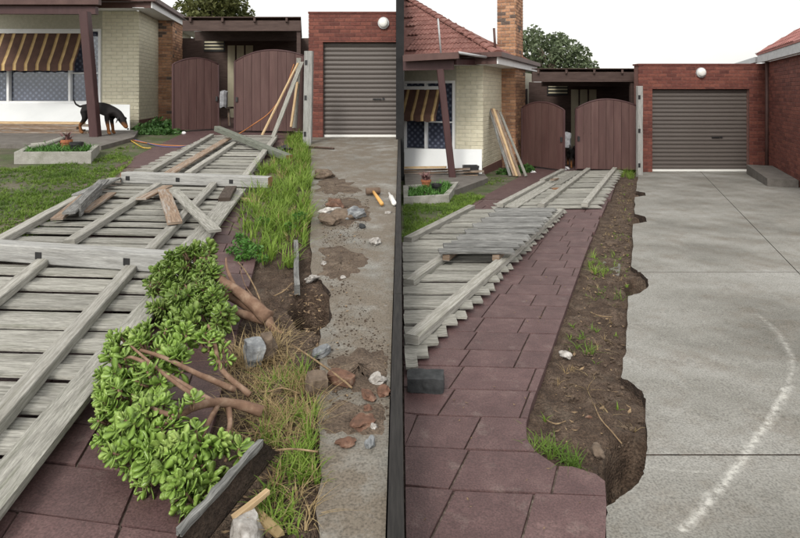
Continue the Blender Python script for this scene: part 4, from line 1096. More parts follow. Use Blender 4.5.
loose('orange streaked paling pointing towards the viewer on the middle bay', GA(175, 223, .14), GA(164, 190, .14), .12, .02, 'brown_timber')
loose('pale grey paling crossing the right rail diagonally', GA(215, 231, .14), GA(174, 190, .16), .1, .022, 'grey_timber')
loose('dark broken stub at the corner below the three hole post', GA(224, 200, .1), GA(231, 188, .12), .12, .05, 'dark_board')
loose('pale split chip on the pavers right of the fallen fence', GA(232, 195, .03), GA(254, 202, .03), .07, .015, 'fresh_timber', 'wood chip', 'wood_chip')

# --- right lot panels
gB_ = 'flattened pale paling fence panels on the right'
def XrB(Y): return 2.50 + .468 * (Y - 8.46)
def eB(off, ya, yb, up): return (offY('B', XrB(ya) + off, ya, up), offY('B', XrB(yb) + off, yb, up))
def ext(p, q, a, b): return p + (p - q) * a, q + (q - p) * b
rb = []
p, q = ext(G('B', 404, 283, .075), G('B', 440, 258, .075), 0, 2.9); rb.append((p + Vector((.04, 0, 0)), q, .095, .06, 'rail_timber'))
p, q = ext(G('B', 404, 344, .075), G('B', 507, 256, .075), 0, 1.2); rb.append((p + Vector((.05, 0.06, 0)), q, .1, .06, 'rail_timber'))
p, q = ext(G('B', 404, 240, .075), G('B', 472, 207, .075), 0, 0); rb.append((p + Vector((.04, 0, 0)), q, .1, .065, 'rail_timber'))
fence_panel('long pale fallen fence panel on the maroon path, cut by the added divider wall', gB_, eB(-1.5, 3.1, 8.5, .03), eB(.0, 3.1, 8.5, .03), 33, 'grey_timber', .016, rb, offY('B', 1.0, 6.0, 0), minx=.03)
# darker panel on top
l0, l1 = G('B', 437, 254, .165), G('B', 499, 209, .14); r0, r1 = G('B', 513, 254, .165), G('B', 558, 208.8, .14)
rb2 = [(l0.lerp(r0, .12) - Vector((0, -.03, .045)), l1.lerp(r1, .1) - Vector((0, 0, .045)), .07, .06, 'brown_timber'), (l0.lerp(r0, .78) - Vector((0, -.03, .045)), l1.lerp(r1, .78) - Vector((0, 0, .045)), .07, .06, 'brown_timber')]
fence_panel('small dark weathered fence panel lying on top of the long one', gB_, (l0, l1), (r0, r1), 15, 'grey_timber_dark', .018, rb2, (l0 + r1) / 2, zjit=.006, cover=.8)
# far panel
l0, l1 = G('B', 490, 209, .03), G('B', 562, 172, .03); r0, r1 = G('B', 599, 207.5, .03), G('B', 622, 171, .03)
rb3 = [(G('B', 500, 205, .08), G('B', 543, 182, .08), .1, .065, 'rail_timber'), (G('B', 542, 181, .08), G('B', 563, 170, .08), .1, .065, 'rail_timber'),
       (G('B', 541, 205.5, .08), G('B', 588.5, 169, .08), .1, .065, 'rail_timber'), (G('B', 584.5, 205, .08), G('B', 615, 168.5, .08), .1, .065, 'rail_timber')]
fence_panel('far pale fallen fence panel before the right gates', gB_, (l0, l1), (r0, r1), 26, 'grey_timber', .016, rb3, (l0 + r1) / 2,
            [('loose_board', G('B', 511, 207, .06), G('B', 551, 183.5, .06), .2, .02, 'grey_timber'), ('loose_board', G('B', 556, 184, .06), G('B', 578, 171, .06), .2, .02, 'grey_timber'), ('loose_board', G('B', 552, 180, .1), G('B', 557, 178.5, .1), .08, .03, 'brown_timber')])
for (nm_, x, y) in (('short brown wood chip beside the far panel middle rail', 556, 189),):
    tag(beam('wood_chip', G('B', x - 3, y, .06), G('B', x + 4, y - .6, .06), .07, .03, 'cut_end', segs=1), nm_, 'wood chip')

# upright fence posts
def upright(label, top, bot, d, wd, lot, boards):
    p, q = P(*bot, d), P(*top, d)
    p.z = gz(lot, d) - .1
    t = thing('fence_post', label, 'post', (p.x, p.y, gz(lot, d)))
    beam('post_body', p, q, wd, wd, 'post_timber', t, segs=5, jit=.004, cham=.008)
    for u in (.12, .48, .85):
        c = q.lerp(p, u) + Vector((-wd * .25, -wd / 2, 0))
        beam('mortise', c - Vector((0, 0, .05)), c + Vector((0, 0, .05)), .05, .012, 'black_plastic', t, segs=1)  # black block on the face, in place of the hole's inner shade
    return t
upright('upright grey fence post beside the left garage brick pier', (309, 51), (307.5, 146), 11.6, .17, 'A', 0)
upright('slim upright grey fence post beside the right garage', (639.5, 86), (639.5, 176), 13.4, .12, 'B', 0)

# planks leaning
def plank(label, top, bot, dt, db, lot, wd, mat):
    p = P(*bot, db); p.z = max(p.z, gz(lot, db) + .01)
    return loose(label, p, P(*top, dt), wd, .025, mat, 'plank', 'leaning_plank')
plank('long yellow plank leaning against the left garage gate', (298, 63), (262, 135), 13.2, 12.6, 'A', .07, 'fresh_timber')
plank('long grey plank leaning steeply beside the yellow one', (302, 62), (273, 137), 13.1, 12.2, 'A', .11, 'grey_timber')
plank('short yellow edged paling propped by the upright grey post', (297.5, 82), (291, 127), 13.2, 13.0, 'A', .06, 'fresh_timber')
plank('wide grey paling propped behind the upright grey post', (299, 58), (294.5, 128), 13.35, 13.2, 'A', .13, 'grey_timber')
gl_ = 'planks leaning on the cream wall'
for i, (tx, ty, bx, by, wd, mt, lb) in enumerate([(489.5, 109, 510, 179, .07, 'grey_timber_dark', 'grey plank nearest the cream wall corner, leaning'), (491.5, 109, 514, 179, .06, 'brown_timber', 'second leaning plank from the cream wall, brownish'),
        (493.5, 108.5, 517, 178.5, .06, 'fresh_timber', 'yellowish plank in the middle of the leaning planks'), (496, 110, 520, 177.5, .07, 'brown_timber', 'brown plank leaning in front of the chimney base'),
        (500, 112, 526, 176, .06, 'grey_timber', 'rightmost leaning plank, reaching in front of the chimney base')]):
    pk = plank(lb, (tx, ty), (bx, by), 14.1, 13.1 - .03 * i, 'B', wd, mt); pk['group'] = gl_

# ------------------------------------------------------------------ verandas: slab, white board, timber stack, planter, pots
def veranda_slab(label, pts, th_, lot):
    t = thing('veranda_slab', label, 'slab', pts[1])
    prism('slab', pts, th_, 'slab_concrete', t)
veranda_slab('grey concrete veranda slab under the black dog', [Vector((-14, 11.75, .13 + 18 / F * 11.75 + .07)), G('A', 101, 146, .07), G('A', 134, 137, .07), G('A', 139, 130, .07), Vector((-14, 15.0, .13 + 18 / F * 15 + .07))], .35, 'A')
s0 = G('B', 455, 190, .1)
veranda_slab('grey concrete veranda slab in front of the tiled house', [Vector((.1, s0.y + .5, gz('B', s0.y) + .1)), s0, G('B', 488, 178, .1), G('B', 484, 173, .1), Vector((.1, 14.3, gz('B', 14) + .1))], .35, 'B')

def board_panel(label, pts, lean):
    a, b, c, d_ = pts
    n = (b - a).cross(d_ - a).normalized() * .018
    o = mesh('white_board', [a, b, c, d_, a + n, b + n, c + n, d_ + n], BOXF, 'white_board')
    return tag(o, label, 'board')
board_panel('long white board propped under the left house window, behind the dog', [P(-50, 121, 14.2), P(130, 135.5, 13.6), P(130, 105, 14.5), P(-50, 103, 14.8)], 0)
board_panel('white board propped under the right house window', [P(404.6, 173, 13.4), P(482, 174, 12.75), P(482, 149.5, 13.1), P(404.6, 149, 13.75)], 0)
gst = 'timber stacked on the verandas'
st_words = ['bottom', 'second lowest', 'third', 'fourth', 'top']
for k in range(5):
    y = 133.5 - k * 2.5
    o = loose('%s plank of the timber stack under the left window' % st_words[k], P(-40 + k * 6, y - 1.2, 13.2 + .05 * k), P(90 - 6 * (k % 3), y - .6, 13.0 + .05 * k), .12, .054, 'fresh_timber' if k == 4 else 'brown_timber', 'plank', 'stacked_plank'); o['group'] = gst
for k in range(4):
    y = 176 - k * 2.8
    o = loose('%s plank of the timber stack under the right window' % st_words[k], P(404.4, y, 12.75), P([478, 484, 470, 446][k], y - [.4, 2, 1.5, .5][k], 12.4), .1, .04, 'brown_timber' if k != 3 else 'fresh_timber', 'plank', 'stacked_plank'); o['group'] = gst
# black crate on the right veranda
cr_ = thing('crate', 'black plastic crate standing before the white board', 'crate', P(471, 173, 12.5))
def crate(c, w_, dp, h_):
    x, y, z = c
    box('base', x - w_ / 2, x + w_ / 2, y, y + dp, z, z + .02, 'black_plastic', cr_)
    for (a, b, c_, d_) in ((x - w_ / 2, x + w_ / 2, y - .02, y), (x - w_ / 2, x + w_ / 2, y + dp, y + dp + .02), (x - w_ / 2 - .02, x - w_ / 2, y - .02, y + dp + .02), (x + w_ / 2, x + w_ / 2 + .02, y - .02, y + dp + .02)):
        box('side', a, b, c_, d_, z, z + h_, 'black_plastic', cr_)
    box('rim', x - w_ / 2 - .03, x + w_ / 2 + .03, y - .03, y - .0201, z + h_ - .04, z + h_ + .01, 'black_plastic', cr_)
crate(P(471, 173.5, 12.5), .3, .2, .17)

# grass and leaves
def blade(V, Fc, base, ang, h, wd, lean, curl):
    d = Vector((math.cos(ang), math.sin(ang), 0)); s = Vector((-d.y, d.x, 0))
    n0 = len(V); pts = []
    for k, t in enumerate((0, .4, .75, 1.0)):
        p = base + d * (lean * t * t * h + curl * t ** 3 * h) + Vector((0, 0, h * (t - .28 * (lean + curl) * t * t)))
        w_ = wd * (1 - t ** 1.6) * .5
        if k < 3: V += [p - s * w_, p + s * w_]
        else: V.append(p)
    Fc += [(n0, n0 + 1, n0 + 3, n0 + 2), (n0 + 2, n0 + 3, n0 + 5, n0 + 4), (n0 + 4, n0 + 5, n0 + 6)]
def grass(name, spots, n, h, wd, mat, label=None, spread=.0, leanmax=.9, zoff=-.02):
    V, Fc = [], []
    k = 0
    while k < n:
        base = spots(); m = RN.randint(4, 11); k += m
        if base is None: continue
        top_ = h[0] + (h[1] - h[0]) * min(1, max(.05, rnd(.1, .8) + .5 * noise.noise(base * 2.3)))
        for _ in range(m):
            an = rnd(0, 6.283); q = Vector((math.cos(an), math.sin(an), 0)) * rnd(0, .16 * top_ + .008)
            blade(V, Fc, base + q + Vector((0, 0, zoff)), an + rnd(-.7, .7), top_ * rnd(.45, 1.1), rnd(*wd), rnd(.1, leanmax), rnd(0, .6))
    o = mesh(name, V, Fc, mat)
    return tag(o, label, 'grass' if label else None, kind='stuff')
def patch_A(x0, x1, y0, y1):
    def f():
        p = G('A', rnd(x0, x1), 75 + 1 / rnd(1 / (y1 - 75), 1 / (y0 - 75))); return p
    return f
def in_poly(x, y, poly):
    c = False; n = len(poly)
    for i in range(n):
        a, b = poly[i], poly[i - 1]
        if (a[1] > y) != (b[1] > y) and x < (b[0] - a[0]) * (y - a[1]) / (b[1] - a[1]) + a[0]: c = not c
    return c
def poly_spots(lot, poly, dens=None, hz=75):
    gp_ = [G(lot, x, y) for x, y in poly]
    xs = [p.x for p in gp_]; ys = [p.y for p in gp_]
    pp = [(p.x, p.y) for p in gp_]
    def f():
        for _ in range(60):
            X, Y = rnd(min(xs), max(xs)), rnd(min(ys), max(ys))
            if in_poly(X, Y, pp) and (dens is None or RN.random() < dens(X, Y)): return Vector((X, Y, gz(lot, Y)))
        return None
    return f
# lush strip on the left
strip = [(262, 262), (244, 246), (240, 225), (246, 195), (262, 170), (282, 150), (288, 138), (299, 134), (306, 142), (309, 160), (311, 185), (313, 215), (306, 250), (290, 270)]
def nd(sc, lo): return lambda X, Y: max(0, min(1, (noise.noise(Vector((X * sc, Y * sc, 3.3))) + lo) * 1.8))
grass('grass_strip', poly_spots('A', strip, nd(2.2, .6)), 8000, (.06, .34), (.005, .014), 'grass', 'tall lush green grass strip between path and left driveway')
grass('grass_strip', poly_spots('A', strip), 500, (.1, .3), (.006, .012), 'dry_grass', 'dry straw blades in the lush grass strip by the left driveway')
# clumps in the near left corner
cl1 = [(252, 440), (258, 395), (275, 375), (305, 372), (318, 395), (318, 430), (300, 440), (280, 445)]
cl2 = [(262, 500), (280, 455), (300, 430), (318, 440), (322, 500), (318, 532), (285, 536), (268, 532)]
grass('grass_clump', poly_spots('A', cl1, nd(6, .3)), 420, (.05, .15), (.004, .009), 'grass', 'green grass clump beside the bluestone lump')
grass('grass_clump', poly_spots('A', cl1), 700, (.06, .18), (.002, .005), 'dry_grass', 'straw coloured dry grass around the bluestone lump', leanmax=1.6)
grass('grass_clump', poly_spots('A', cl2, nd(6, .3)), 560, (.04, .13), (.004, .009), 'grass', 'green grass clump at the bottom beside the concrete edge')
grass('grass_clump', poly_spots('A', cl2), 250, (.05, .13), (.002, .005), 'dry_grass', 'dry blades in the bottom grass clump', leanmax=1.6)
cl3 = [(225, 430), (230, 350), (262, 330), (290, 330), (290, 420), (255, 445)]
grass('dry_grass_tuft', poly_spots('A', cl3), 900, (.05, .2), (.002, .004), 'dry_grass', 'tangle of dry stalks around the uprooted shrub roots', leanmax=2.0)
# lawns
lawnA = [(-60, 252), (6, 250), (40, 228), (90, 196), (134, 158), (120, 153), (100, 158), (60, 164), (10, 168), (-60, 172)]
grass('lawn', poly_spots('A', lawnA, nd(1.1, .4)), 30000, (.03, .09), (.006, .013), 'lawn_grass', 'patchy lawn in front of the left house')
edgeg = [(8, 246), (8, 256), (60, 222), (128, 165), (134, 158), (60, 214)]
grass('lawn_edge', poly_spots('A', edgeg), 2200, (.05, .12), (.006, .013), 'grass', 'brighter lawn fringe along the flattened left fence')
lawnB = [(403.5, 246), (420, 236), (450, 217), (485, 197), (470, 192), (440, 196), (404, 200)]
grass('lawn', poly_spots('B', lawnB, nd(1.1, .4)), 15000, (.03, .09), (.006, .012), 'lawn_grass', 'patchy lawn in front of the tiled house')
edgeb = [(404, 237), (404, 246), (440, 222), (484, 198), (481, 194), (440, 215)]
grass('lawn_edge', poly_spots('B', edgeb), 1600, (.04, .1), (.006, .012), 'grass', 'brighter lawn fringe along the long fallen panel')
sideb = [(462, 190), (500, 183), (512, 179), (500, 176), (470, 184)]
grass('lawn_edge', poly_spots('B', sideb), 700, (.03, .09), (.006, .012), 'lawn_grass', 'grass along the right veranda slab')
sidea = [(100, 160), (118, 154), (145, 147), (140, 143), (115, 149)]
grass('lawn_edge', poly_spots('A', sidea), 700, (.03, .09), (.006, .012), 'lawn_grass', 'grass along the left veranda slab')
# right soil strip weeds
for poly, n, lb, hh in (([(588, 264), (590, 250), (618, 252), (621, 268), (600, 276)], 420, 'grass tuft on the stump block halfway along the right soil strip', (.05, .15)),
                        ([(568, 352), (575, 325), (600, 322), (596, 352)], 110, 'sparse weeds beside the right path edge', (.03, .09)),
                        ([(530, 446), (536, 428), (575, 452), (588, 466), (565, 462)], 190, 'grass sprouting at the curved path corner', (.04, .12)),
                        ([(618, 176), (622, 166), (634, 170), (633, 178)], 420, 'grass tuft at the foot of the right gate', (.15, .4)),
                        ([(585, 300), (600, 285), (622, 290), (622, 300)], 60, 'few green blades beside the second post hole', (.05, .12))):
    grass('weed_tuft', poly_spots('B', poly), int(n * .8), hh, (.003, .009), 'lawn_grass' if n < 400 else 'grass', lb, zoff=-.045, leanmax=1.4)
soilB = [(540, 440), (550, 380), (575, 310), (592, 260), (622, 182), (634, 180), (630, 260), (624, 340), (618, 372), (640, 400), (640, 430), (600, 450), (570, 455)]
grass('weed_sprinkle', poly_spots('B', soilB), 330, (.02, .06), (.004, .012), 'grass', 'scattered small weeds over the right soil strip', zoff=-.05)
grass('dry_stalks', poly_spots('B', soilB), 420, (.02, .1), (.0015, .004), 'dry_grass', 'scattered dry stalks over the right soil strip', zoff=-.045, leanmax=2.4)

# small clods and litter
def rockdata(V, Fc, c, r, sq=(1, 1, .7), rough=.3, sub=1):
    bm = bmesh.new(); bmesh.ops.create_icosphere(bm, subdivisions=sub, radius=1)
    sd_ = Vector((rnd(0, 50), rnd(0, 50), rnd(0, 50))); b = len(V); rot = Matrix.Rotation(rnd(0, 6.28), 3, 'Z') @ Matrix.Rotation(rnd(-.5, .5), 3, 'X')
    for v in bm.verts:
        k = 1 + rough * noise.noise(v.co * 1.3 + sd_) * 1.6 + rough * .5 * noise.noise(v.co * 3.1 + sd_)
        q = rot @ Vector((v.co.x * sq[0], v.co.y * sq[1], v.co.z * sq[2])) * (k * r); V.append(c + q)
    for f in bm.faces: Fc.append(tuple(b + v.index for v in f.verts))
    bm.free()
def scatter_clods(name, spots, n, r, mat, label, zoff):
    V, Fc = [], []
    for _ in range(n):
        c = spots()
        if c is not None: rockdata(V, Fc, c + Vector((0, 0, zoff)), (r[0] + (r[1] - r[0]) * RN.random() ** 3) * (1.8 if RN.random() < .03 else 1), (1, rnd(.6, 1), rnd(.4, .8)), .45)
    tag(mesh(name, V, Fc, mat), label, 'soil', kind='stuff')
soilA = [(215, 530), (240, 470), (262, 300), (300, 276), (322, 282), (322, 420), (316, 530)]
scatter_clods('soil_crumbs', poly_spots('A', soilA, lambda X, Y: 0.0 if math.hypot((X - TA * Y - pitA[0]) / .2, (Y - pitA[1]) / .36) < 1 else 1.0), 1100, (.003, .011), 'clod', 'brown soil crumbs around the uprooted shrubs', -.02)
scatter_clods('soil_crumbs', poly_spots('B', soilB), 2600, (.003, .016), 'clod', 'brown soil crumbs on the right soil strip', -.04)
onA = [(322, 275), (322, 180), (345, 185), (370, 200), (365, 250), (345, 275), (380, 330), (396, 360), (396, 420), (350, 440), (325, 400), (325, 340)]
scatter_clods('soil_crumbs', poly_spots('A', onA, nd(3, .35)), 2200, (.002, .008), 'clod', 'soil crumbs spilt over the left concrete driveway', .002)
def litter(name, lot, poly, n, mat, label, zoff, sz):
    f = poly_spots(lot, poly); V, Fc = [], []
    for _ in range(n):
        c = f()
        if c is None: continue
        a = rnd(0, 6.28); l_ = rnd(*sz); w_ = l_ * rnd(.25, .5); d = Vector((math.cos(a), math.sin(a), rnd(-.2, .2))); s = Vector((-d.y, d.x, rnd(-.3, .3)))
        b = len(V); c = c + Vector((0, 0, zoff + .004))
        V += [c - d * l_, c + s * w_, c + d * l_ + Vector((0, 0, l_ * .3)), c - s * w_, c + Vector((0, 0, -.002))]
        Fc += [(b, b + 4, b + 1), (b + 1, b + 4, b + 2), (b + 2, b + 4, b + 3), (b + 3, b + 4, b)]
    tag(mesh(name, V, Fc, mat), label, 'leaf litter', kind='stuff')
litter('leaf_litter', 'B', soilB, 260, 'litter', 'dead leaves scattered on the right soil strip', -.03, (.008, .024))
litter('leaf_litter', 'A', soilA, 260, 'litter', 'dead leaves scattered among the uprooted shrubs', -.02, (.006, .02))
litter('leaf_litter', 'B', [(420, 530), (440, 420), (520, 300), (560, 260), (575, 270), (530, 380), (520, 430), (600, 490), (600, 530)], 40, 'litter', 'few dead leaf scraps on the maroon path', .002, (.005, .012))
litter('leaf_litter', 'A', onA, 140, 'litter', 'dead leaf scraps spilt on the left driveway', .002, (.006, .016))

# thin spilt-soil mounds on the left driveway
def spill(name, pts, up):
    V, Fc = [], []
    c = [G('A', *p) for p in pts]; cen = sum(c, Vector()) / len(c); rings = 7; sg = len(c) * 4
    loop = smoothpts(c + [c[0]], 10)[:-1]
    loop = [cen + (p - cen) * (1 + .45 * noise.noise(p * 7) + .3 * noise.noise(p * 19)) for p in loop]
    for p in loop: p.x = min(p.x, -.05)
    for r in range(rings + 1):
        t = r / rings
        for p in loop:
            q = cen.lerp(p, t) + Vector((rnd(-1, 1), rnd(-1, 1), 0)) * .006
            h = up * (1 - t ** .8) * (.3 + 1.3 * abs(noise.noise(q * 11))) + .006 * noise.noise(q * 30) * (1 - t) + .001 * (1 - t)
            q.z = gz('A', q.y) + (h if r < rings else -.006); V.append(q)
    m = len(loop)
    for r in range(rings):
        for k in range(m): Fc.append((r * m + k, (r + 1) * m + k, (r + 1) * m + (k + 1) % m, r * m + (k + 1) % m))
    tag(mesh(name, V, Fc, 'spilt_soil', smooth=True), kind='structure')
spill('soil_spill', [(318, 372), (345, 350), (380, 352), (399, 372), (399, 392), (350, 392), (325, 392)], .05)
spill('soil_spill', [(316, 275), (322, 250), (350, 246), (372, 262), (352, 276), (332, 282)], .018)
spill('soil_spill', [(322, 226), (330, 196), (355, 198), (372, 212), (350, 224)], .03)
spill('soil_spill', [(320, 430), (330, 405), (370, 400), (398, 418), (398, 432), (350, 436)], .012)
spill('soil_spill', [(315, 190), (322, 176), (345, 178), (362, 190), (335, 196)], .015)

# ------------------------------------------------------------------ rubble, stones, tools
def rock(name, label, cat, lot, x, y, r, mat, sq=(1, 1, .7), rough=.3, sub=3, up=.0):
    c = G(lot, x, y) + Vector((0, 0, r * sq[2] * .8 + up))
    V, Fc = [], []; rockdata(V, Fc, c, r, sq, rough, sub)
    b = G(lot, x, y)
    o = mesh(name, [v - b for v in V], Fc, mat, smooth=False)
    b = b - Vector((0, 0, r * .18))
    o.location = b
    return tag(o, label, cat)
def block(name, label, cat, lot, x, y, w_, d_, h_, mat, rot=0.0, tilt=0.0, up=0.0, rough=.012):
    bm = bmesh.new(); bmesh.ops.create_cube(bm, size=1)
    bmesh.ops.subdivide_edges(bm, edges=bm.edges, cuts=8, use_grid_fill=True)
    sd_ = Vector((rnd(0, 50), 0, 0))
    for v in bm.verts:
        v.co = Vector((v.co.x * w_, v.co.y * d_, v.co.z * h_))
        for ax in range(3): pass
        k = v.co.length / (Vector((w_, d_, h_)).length / 2)
        v.co *= 1 - .08 * max(0, k - .8) * 3
        v.co += Vector((noise.noise(v.co * 14 + sd_), noise.noise(v.co * 14 + sd_ * 2), noise.noise(v.co * 14 + sd_ * 3))) * rough
        v.co += v.co.normalized() * (noise.noise(v.co * 38 + sd_) * rough * .55 - max(0, k - .72) * rough * 1.4)
    me = bpy.data.meshes.new(name); bm.to_mesh(me); bm.free(); me.materials.append(MAT[mat])
    o = link(name, me); o.location = G(lot, x, y) + Vector((0, 0, h_ / 2 + up)); o.rotation_euler = (tilt, tilt * .5, rot)
    return tag(o, label, cat)
block('bluestone', 'pale bluestone lump standing in the torn soil between shrub and hole', 'stone', 'A', 254, 366, .075, .09, .125, 'bluestone', .4, .08, 0, .016)
block('soil_clod', 'brown clod stuck to the right of the bluestone lump', 'clod', 'A', 268, 357, .06, .1, .12, 'soil_rubble', .2, -.2, 0, .02)
rock('stone', 'small blue grey stone at the edge of the soil, right of the dug hole', 'stone', 'A', 321, 355, .045, 'bluestone', (1.2, .8, .7))
block('broken_brick', 'dark brown broken brick half buried beside the concrete edge', 'brick', 'A', 317, 392, .09, .08, .08, 'soil_rubble', .3, .15, 0, .012)
block('broken_brick', 'long red brown brick fragment lying on the spilt soil', 'brick', 'A', 341, 385, .13, .055, .045, 'brick_rubble', -.4, .1, .01, .008)
rock('stone', 'white and blue angular stone near the black sleeper divider', 'stone', 'A', 377, 383, .034, 'concrete_rubble', (1.1, .8, .8), .4)
rock('rubble', 'orange brick lump just below the white angular stone', 'rubble', 'A', 384, 394, .03, 'brick_rubble', (1.1, 1, .7), .4)
rock('rubble', 'flat crumbling red brick piece on the near driveway', 'rubble', 'A', 362, 424, .04, 'brick_rubble', (1.4, .9, .45), .4)
rock('rubble', 'reddish brick lump left of the small blue stone', 'rubble', 'A', 345, 444, .028, 'brick_rubble', (1.3, .9, .5), .4)
rock('stone', 'small blue grey stone lowest on the left driveway', 'stone', 'A', 370, 447, .022, 'bluestone', (.8, .9, 1))
rock('rubble', 'broad brown rubble lump under the long brick fragment', 'rubble', 'A', 369, 397, .035, 'brick_rubble', (1.3, .9, .45), .35)
rock('rubble', 'small orange brick crumb between red pieces', 'rubble', 'A', 368, 410, .018, 'brick_rubble', (1, 1, .7), .4)
rock('pebble', 'small white pebble beside the flat red brick piece', 'pebble', 'A', 374, 428, .015, 'concrete_rubble', (1, .9, .7))
rock('pebble', 'small white chip above the rubble near the long brick fragment', 'pebble', 'A', 326, 379, .016, 'concrete_rubble', (1.3, .9, .5))
rock('concrete_lump', 'grey concrete lump at the bottom edge under the dark board', 'rubble', 'A', 247, 535, .05, 'concrete_rubble', (1.4, 1, .5), .4)
rock('stone', 'half white rounded stone lying alone on the left driveway', 'stone', 'A', 375, 244, .05, 'concrete_rubble', (1.3, .9, .7))
rock('soil_clod', 'dark soil clod at the far grass edge on the driveway', 'clod', 'A', 323, 178, .13, 'soil_rubble', (1.2, .8, .6), .35)
rock('rubble', 'orange and white mortar lump on top of the driveway rubble heap', 'rubble', 'A', 335, 210, .1, 'brick_rubble', (1.3, .9, .6), .35, up=.02)
rock('rubble', 'pale mortar chunk in front of the orange lump in the heap', 'rubble', 'A', 333, 214, .1, 'concrete_rubble', (1.3, .8, .5), .35)
rock('rubble', 'blue grey stone lump at the right of the rubble heap', 'rubble', 'A', 356, 217, .1, 'bluestone', (1.4, .8, .6), .35)
rock('rubble', 'brown soil lump in the middle of the rubble heap', 'rubble', 'A', 345, 218, .1, 'soil_rubble', (1.4, .9, .6), .3)
rock('rubble', 'brown flat lump at the lower left of the rubble heap', 'rubble', 'A', 330, 223, .1, 'soil_rubble', (1.3, .9, .6), .3)
rock('stone', 'small dark cube like stone below the rubble heap', 'stone', 'A', 362, 228, .03, 'dark_stone', (1.1, 1, .9), .2)
rock('pebble', 'white pebble near the foot of the lush grass', 'pebble', 'A', 324, 264, .02, 'concrete_rubble', (1.3, .9, .6))
rock('pebble', 'white pebble at the lower rim of the middle soil spill', 'pebble', 'A', 343, 278, .018, 'concrete_rubble', (1.3, .9, .6))
rock('pebble', 'small white chip on the driveway right of the rubble heap', 'pebble', 'A', 388, 213, .03, 'concrete_rubble', (1.4, .9, .5))
rock('pebble', 'pale plaster lump at the top rim of the left dug hole', 'pebble', 'A', 312, 280, .035, 'concrete_rubble', (1.5, .9, .6), .4)
tag(beam('timber_edging', G('A', 297, 290, .01), G('A', 296, 244, .02), .035, .07, 'grey_timber_dark', None, segs=5, jit=.005), 'old grey edging board sticking out along the lush grass strip', 'board')
# black bluestone block and stump on the right
block('stone_block', 'black bluestone block beside the fallen panel on maroon pavers', 'stone', 'B', 425.5, 389, .21, .12, .08, 'dark_stone', -.05, 0, .005, .006)
block('concrete_stump', 'small concrete stump left in the right soil strip', 'stump', 'B', 611, 265, .17, .42, .07, 'slab_concrete', -.4, .02, -.095, .014)
rock('stone', 'pale stone lying in the right soil strip by the weeds', 'stone', 'B', 566, 352, .03, 'concrete_rubble', (1.3, .9, .7), up=-.03)
rock('stone', 'smooth tan stone at the curved edge of the maroon path', 'stone', 'B', 598, 449, .035, 'soil_rubble', (1.3, .9, .6), .2, up=-.02)
rock('pebble', 'tiny pink pebble in the near right soil', 'pebble', 'B', 589, 412, .012, 'brick_rubble', (1.3, .9, .6), up=-.03)
# mallet
ml = thing('mallet', 'wooden handled mallet lying on the left driveway', 'mallet', G('A', 375, 196))
hp, hq = G('A', 373, 191, .05), G('A', 382, 204, .03)
V, Fc = tubedata([hp, hp.lerp(hq, .5), hq], [.016, .02, .022], 8)
mesh('handle', V, Fc, 'mallet_handle', ml, smooth=True)
e = (hq - hp).normalized(); sd_ = e.cross(Vector((0, 0, 1))).normalized()
V, Fc = tubedata([hp - sd_ * .085, hp - sd_ * .076, hp, hp + sd_ * .076, hp + sd_ * .085], [.034, .042, .04, .042, .034], 12)
mesh('head', V, Fc, 'rubber', ml, smooth=True)
# iron bar by the garage, white bottle by the wall
bar = tube('iron_bar', smoothpts([G('A', 308, 147, .02), G('A', 322, 147.5, .025), G('A', 334, 148.5, .02)], 4), .022, 'rust_iron'); tag(bar, 'thin rusty iron bar on the driveway before the left garage', 'bar')
tag(tube('bottle', [G('A', 389, 193, .03), G('A', 390.5, 196, .03), G('A', 391, 197, .03), G('A', 394, 203, .03), G('A', 394.3, 204, .03)], [.012, .013, .028, .028, .02], 'lens_white', sides=10), 'pale plastic bottle lying beside the black sleeper divider', 'bottle')
# boards in the near corner
ebt = thing('edging_board', 'dark soil stained board tipped on its side below the nearest shrub', 'board', G('A', 225, 490))
ea, eb_, ec, ed0 = G('A', 180, 533, .13), G('A', 262, 441, .13), G('A', 277, 452, .03), G('A', 203, 545, .02)
ev = [ea, ed0, ec, eb_]
en = Vector((-.018, -.006, -.026))
mesh('board_face', [v + en for v in ev] + ev, BOXF, 'soil_and_shade', ebt)
beam('worn_edge', ea + Vector((-.006, 0, -.004)), eb_ + Vector((-.006, 0, -.004)), .022, .02, 'grey_timber_dark', ebt, segs=10, jit=.007)
sh = beam('timber_shard', G('A', 233, 520, .03), G('A', 268, 491, .05), .025, .02, 'fresh_timber', None, segs=4, jit=.003, taper=.7); tag(sh, 'fresh yellow timber shard beside the dark board', 'shard')
sh = beam('timber_shard', G('A', 252, 510, .0), G('A', 280, 535, .0), .03, .012, 'dry_grass', None, segs=3, jit=.006); tag(sh, 'curled dry bark strip near the bottom grass', 'bark strip')
# cords
def gpts(lst): return smoothpts([G('A', x, y, .012) for x, y in lst], 6)
tag(tube('extension_cord', smoothpts([P(294, 64, 13.4), P(284, 92, 13.3), P(270, 112, 13.2), P(254, 124, 13.0), G('A', 238, 134, .02), G('A', 222, 138, .02), G('A', 200, 145, .012), G('A', 170, 145.5, .012), G('A', 147, 143, .012), G('A', 128, 139, .012)], 6), .013, 'cord_orange', sides=6), 'orange extension cord draped from the left gate to the veranda', 'cord')
tag(tube('extension_cord', gpts([(126, 137.5), (135, 143), (143, 147.5), (151, 148)]), .013, 'cord_yellow', sides=6), 'short yellow cord end on the path by the veranda', 'cord')
tag(tube('extension_cord', gpts([(124, 137), (140, 141), (160, 146), (182, 146.5), (200, 142.5)]), .011, 'cord_blue', sides=6), 'thin blue cord on the path before the left gates', 'cord')
